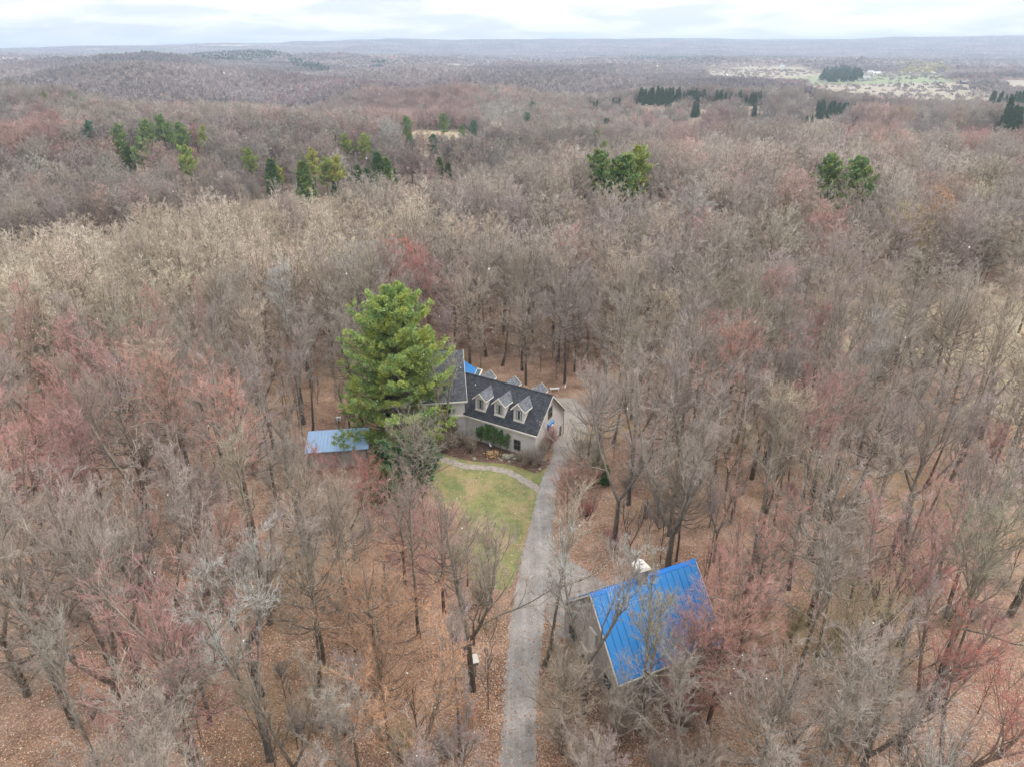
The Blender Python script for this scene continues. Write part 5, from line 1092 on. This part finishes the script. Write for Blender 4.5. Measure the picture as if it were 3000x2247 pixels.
rs = np.random.default_rng(41)
for xd, yd, zz, ln, wd in ((660, 256, -12, 190, 16), (640, 256, -12, 190, 8), (900, 292, -13, 150, 13), (950, 292, -13, 150, 13), (1000, 292, -13, 150, 13)):
    LOWSITES.append((*G(xd, yd, zz), ln, wd))
X, Y = rand_pts(0, 172, 330, 41, 6.0, rs)
X = np.concatenate([X, [l[0] for l in leftover]]); Y = np.concatenate([Y, [l[1] for l in leftover]])
Hh = rs.uniform(14, 19.5, len(X)); T = tints(X, Y, zt(X, Y) + Hh * .8, rs)
MIDS = [m for m in MID if m[0].name in SEEN]
gn_wood('middle_woods', X, Y, Hh, T, rs.integers(0, len(MIDS), len(X)), MIDS, 18.0, 'leafless woods falling into the hollow beyond the house ridge')
X, Y = rand_pts(0, 330, 1000, 40, 7.6, rs); Hh = rs.uniform(11.5, 19, len(X)) * (.88 + .24 * vnoise(X / 60, Y / 60, 9)); T = tints(X, Y, zt(X, Y) + Hh * .8, rs)
gn_wood('far_woods', X, Y, Hh, T, rs.integers(0, len(LOW), len(X)), LOW, 17.0, 'grey and reddish leafless woods rolling away over the hills')
print('gn woods', len(X))
# farthest woods: each crown a burst of thin twig fans, one mesh per belt
def vt_mat(name):
    m = bpy.data.materials.new(name); m.use_nodes = True; t = m.node_tree; b = t.nodes['Principled BSDF']; b.inputs['Roughness'].default_value = .9; b.inputs['Specular IOR Level'].default_value = .1
    a = N(t, 'ShaderNodeAttribute', attribute_name='tint'); t.links.new(a.outputs['Color'], b.inputs['Base Color']); return m
M_FARW = vt_mat('far_twigs')
def fan_wood(name, X, Y, H, CRW, T, nb, seed, label, cone=False, wf=.26):
    rs = np.random.default_rng(seed); n = len(X); Z = zt(X, Y)
    c = np.stack([X, Y, Z + H * (.5 if not cone else .3)], -1)[:, None]
    th = rs.uniform(0, 6.28, (n, nb)); u = rs.uniform(.0, 1, (n, nb))
    if cone: ph = u; d = np.stack([np.cos(th) * CRW[:, None] * (1 - ph), np.sin(th) * CRW[:, None] * (1 - ph), ph * H[:, None] * .7], -1); c = c + np.stack([0 * ph, 0 * ph, ph * H[:, None] * .0], -1)
    else: sr = np.sqrt(1 - u ** 2); d = np.stack([np.cos(th) * sr * CRW[:, None], np.sin(th) * sr * CRW[:, None], u * H[:, None] * .5], -1)
    tip = c + d; sd = norm(np.cross(norm(d), rs.normal(0, 1, d.shape))) * (CRW[:, None, None] * wf)
    a = c + d * .25 + 0 * sd; b = c + d * .8 + sd; e = c + d * .8 - sd
    V = np.stack([a + sd * .2, b, tip, e], 2).reshape(-1, 3); F = np.arange(len(V)).reshape(-1, 4)
    me = raw_mesh(name, V, F, [M_FARW]); at = me.color_attributes.new('tint', 'FLOAT_COLOR', 'POINT')
    C = np.repeat(T * rs.uniform(.9, 1.1, (n, 1)), nb * 4, 0); at.data.foreach_set('color', np.concatenate([C, np.ones((len(C), 1))], 1).astype(np.float32).ravel())
    o = link(name, me); tag(o, label, None, None, 'stuff'); return o
PAL = np.array([GREY, MAUVE, BROWN, TAN, PINK, SALMON, SILVER])
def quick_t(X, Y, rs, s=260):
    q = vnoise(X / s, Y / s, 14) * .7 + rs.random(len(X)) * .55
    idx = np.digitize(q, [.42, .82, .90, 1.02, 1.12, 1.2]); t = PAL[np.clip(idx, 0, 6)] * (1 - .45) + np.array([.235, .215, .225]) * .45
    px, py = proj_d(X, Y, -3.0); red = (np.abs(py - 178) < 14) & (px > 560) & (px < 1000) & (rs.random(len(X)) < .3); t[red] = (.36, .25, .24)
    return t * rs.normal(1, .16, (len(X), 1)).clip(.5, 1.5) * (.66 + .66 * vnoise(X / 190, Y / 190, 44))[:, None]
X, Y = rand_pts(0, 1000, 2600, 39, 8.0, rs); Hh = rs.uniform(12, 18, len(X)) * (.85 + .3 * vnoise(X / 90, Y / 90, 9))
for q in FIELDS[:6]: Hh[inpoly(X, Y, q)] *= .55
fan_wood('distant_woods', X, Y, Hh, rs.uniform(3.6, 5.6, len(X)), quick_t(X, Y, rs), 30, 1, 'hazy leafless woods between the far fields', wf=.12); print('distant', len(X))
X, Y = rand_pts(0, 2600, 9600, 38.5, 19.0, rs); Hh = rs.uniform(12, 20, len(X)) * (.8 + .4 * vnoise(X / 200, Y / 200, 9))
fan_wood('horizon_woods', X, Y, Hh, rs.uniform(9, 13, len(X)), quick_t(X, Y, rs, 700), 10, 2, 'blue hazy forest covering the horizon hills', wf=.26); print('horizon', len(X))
# distant evergreen belts
def PD(x0, x1, D0, D1):
    o = []
    for x, D in ((x0, (D0 + D1) / 2), ((x0 * 2 + x1) / 3, D1), ((x0 + x1 * 2) / 3, D1 * .97), (x1, (D0 + D1) / 2), ((x0 + x1 * 2) / 3, D0), ((x0 * 2 + x1) / 3, D0 * 1.04)):
        r = ray_d(x, 120); q = math.hypot(r[0], r[1]); o.append((r[0] / q * D, r[1] / q * D))
    return o
for i, (pl, z, sp, hh, tint, lb) in enumerate([([(362, 127), (600, 127), (610, 133), (520, 137), (362, 137)], -2, 9, 17, (.045, .095, .045), 'dark green pine belt on the far left plain'), ([(618, 131), (708, 141), (712, 149), (640, 144)], -2, 9, 17, (.045, .095, .045), 'second dark green pine belt right of the first'),
        (PD(1345, 1560, 3500, 4700), 0, 16, 17, (.07, .16, .09), 'blue green pine wood in front of the horizon hills'), (PD(1585, 1800, 4000, 5100), 0, 16, 17, (.06, .14, .09), 'long blue green pine wood below the right horizon hills'),
        (PD(1272, 1328, 4000, 4700), 0, 14, 17, (.07, .15, .1), 'small blue green grove left of the far pine wood'), ([(1772, 156), (1785, 146), (1820, 140), (1850, 143), (1868, 154), (1850, 161), (1800, 162)], -3, 15, 19, (.05, .10, .05), 'dark round pine grove behind the far fields'),
        ([(805, 138), (832, 137), (832, 146), (805, 146)], -3, 10, 16, (.05, .11, .07), 'tiny dark grove on the central plain'), ([(140, 142), (330, 136), (420, 148), (300, 158), (140, 154)], -2, 24, 17, (.09, .16, .05), 'scattered green pines on the far left plain'),
        (PD(960, 1330, 2600, 4600), 0, 62, 15, (.05, .11, .07), 'scattered conifers on the central far plain'), ([(1935, 139), (2030, 136), (2060, 146), (1940, 150)], -4, 30, 17, (.46, .40, .23), 'golden willow row beyond the far green field')]):
    P = poly_d(pl, z) if z else pl; xs = [p[0] for p in P]; ys = [p[1] for p in P]
    gx, gy = np.meshgrid(np.arange(min(xs), max(xs), sp), np.arange(min(ys), max(ys), sp * 1.2)); gx = gx.ravel() + rs.uniform(-.45, .45, gx.size) * sp; gy = gy.ravel() + rs.uniform(-.45, .45, gy.size) * sp
    m = inpoly(gx, gy, P); gx, gy = gx[m], gy[m]
    if not len(gx): print('empty belt', i); continue
    H_ = np.full(len(gx), float(hh)) * rs.uniform(.55, 1.25, len(gx)); last = 'willow' in lb
    fan_wood('willow_row' if last else 'pine_wood', gx, gy, H_, (H_ * (.30 if not last else .7)) * (sp / 14 if sp > 20 and not last else 1).__float__() if sp <= 20 else H_ * (.3 if not last else .75), np.tile(np.array(tint), (len(gx), 1)), 26, 50 + i, lb, cone=not last, wf=.4)
# ------------------------------------------------------------------ loose fallen leaves
rs = np.random.default_rng(71); n = 230000; D = 1 / rs.uniform(1 / 95, 1 / 21, n); a = rs.uniform(-.92, .92, n); X, Y = D * np.sin(a), D * np.cos(a); keep = np.ones(n, bool)
hard = [[(p[0] + .15, p[1]) for p in dl] + [(p[0] - .15, p[1]) for p in dr[::-1]], [(5.3, 74.0), (8.9, 76.0), (10.0, 79), (10.4, 84), (8.9, 88.2), (5.6, 88.6), (3, 86), (3.5, 78)]]
for q in hard + [LAWN]: keep &= ~(inpoly(X, Y, q) & (rs.random(n) > (.12 if q is not LAWN else .3) * (1 + 1.5 * vnoise(X / 2.2, Y / 2.2, 4))))
for q in BASEX[1:3]: keep &= ~inpoly(X, Y, q)
c_b, s_b = math.cos(.423), math.sin(.423); bxl = (X - 5.877) * c_b + (Y - 40.043) * s_b; byl = -(X - 5.877) * s_b + (Y - 40.043) * c_b; keep &= ~((bxl > 0) & (bxl < 9.7) & (np.abs(byl) < 4.5))
X, Y = X[keep], Y[keep]; n = len(X); r = rs.uniform(.03, .065, n) * (1 + np.hypot(X, Y) / 120); th = rs.uniform(0, 6.28, n); u = np.stack([np.cos(th), np.sin(th), rs.normal(0, .35, n)], -1) * r[:, None]; v = np.stack([-np.sin(th), np.cos(th), rs.normal(0, .35, n)], -1) * r[:, None] * .62
c = np.stack([X, Y, .05 + rs.uniform(0, .05, n)], -1); V = np.stack([c - u, c - v * .9, c + u, c + v], 1).reshape(-1, 3)
pal = np.array([(.46, .29, .18), (.36, .20, .125), (.50, .35, .24), (.24, .14, .095), (.54, .41, .31), (.40, .19, .11)]); C = pal[rs.integers(0, 6, n)] * rs.normal(1, .12, (n, 1)).clip(.6, 1.4)
me = raw_mesh('fallen_leaves', V, np.arange(n * 4).reshape(-1, 4), [vt_mat('dry_leaves')]); at = me.color_attributes.new('tint', 'FLOAT_COLOR', 'POINT'); C = np.repeat(C, 4, 0); at.data.foreach_set('color', np.concatenate([C, np.ones((len(C), 1))], 1).astype(np.float32).ravel())
o = link('fallen_leaves', me); tag(o, 'brown and tan fallen leaves strewn over ground, lawn edges and driveway', None, None, 'stuff')
# ------------------------------------------------------------------ a light snow flurry
rs = np.random.default_rng(61); n = 420; d = rs.uniform(7, 45, n); a = rs.uniform(-.65, .65, n); e = rs.uniform(-.98, -.02, n)
c = np.stack([np.sin(a) * d * np.cos(e), np.cos(a) * d * np.cos(e), CAMH + np.sin(e) * d], -1)[:, None]
s = rs.uniform(.004, .009, (n, 1, 1)) * (1 + .03 * d[:, None, None]); o6 = np.array([[1, 0, 0], [-1, 0, 0], [0, 1, 0], [0, -1, 0], [0, 0, 1.4], [0, 0, -1.4]])[None]
V = (c + o6 * s * (1 + rs.normal(0, .25, (n, 6, 1)))).reshape(-1, 3); F = np.array([[0, 2, 4], [2, 1, 4], [1, 3, 4], [3, 0, 4], [2, 0, 5], [1, 2, 5], [3, 1, 5], [0, 3, 5]]); F = (F[None] + np.arange(n)[:, None, None] * 6).reshape(-1, 3)
o = link('snowflakes', raw_mesh('snowflakes', V, F, [M_WHITE])); tag(o, 'sparse snowflakes drifting in the air', None, None, 'stuff')
# ------------------------------------------------------------------ air
mb = MB(); mb.box(-11600, 11600, -11600, 11600, -60, 190); hz = mb.build('haze', bpy.data.materials.new('haze')); tag(hz, 'thin blue-grey air fading the far hills', None, None, 'stuff')
m = hz.data.materials[0]; m.use_nodes = True; t = m.node_tree; t.nodes.clear(); o_ = N(t, 'ShaderNodeOutputMaterial'); pv = N(t, 'ShaderNodeVolumePrincipled')
pv.inputs['Color'].default_value = (.68, .80, 1.0, 1); pv.inputs['Density'].default_value = .00015; pv.inputs['Anisotropy'].default_value = .2
t.links.new(pv.outputs[0], o_.inputs['Volume'])
print('objects', len(S.objects), 'leftover', len(leftover), budget)
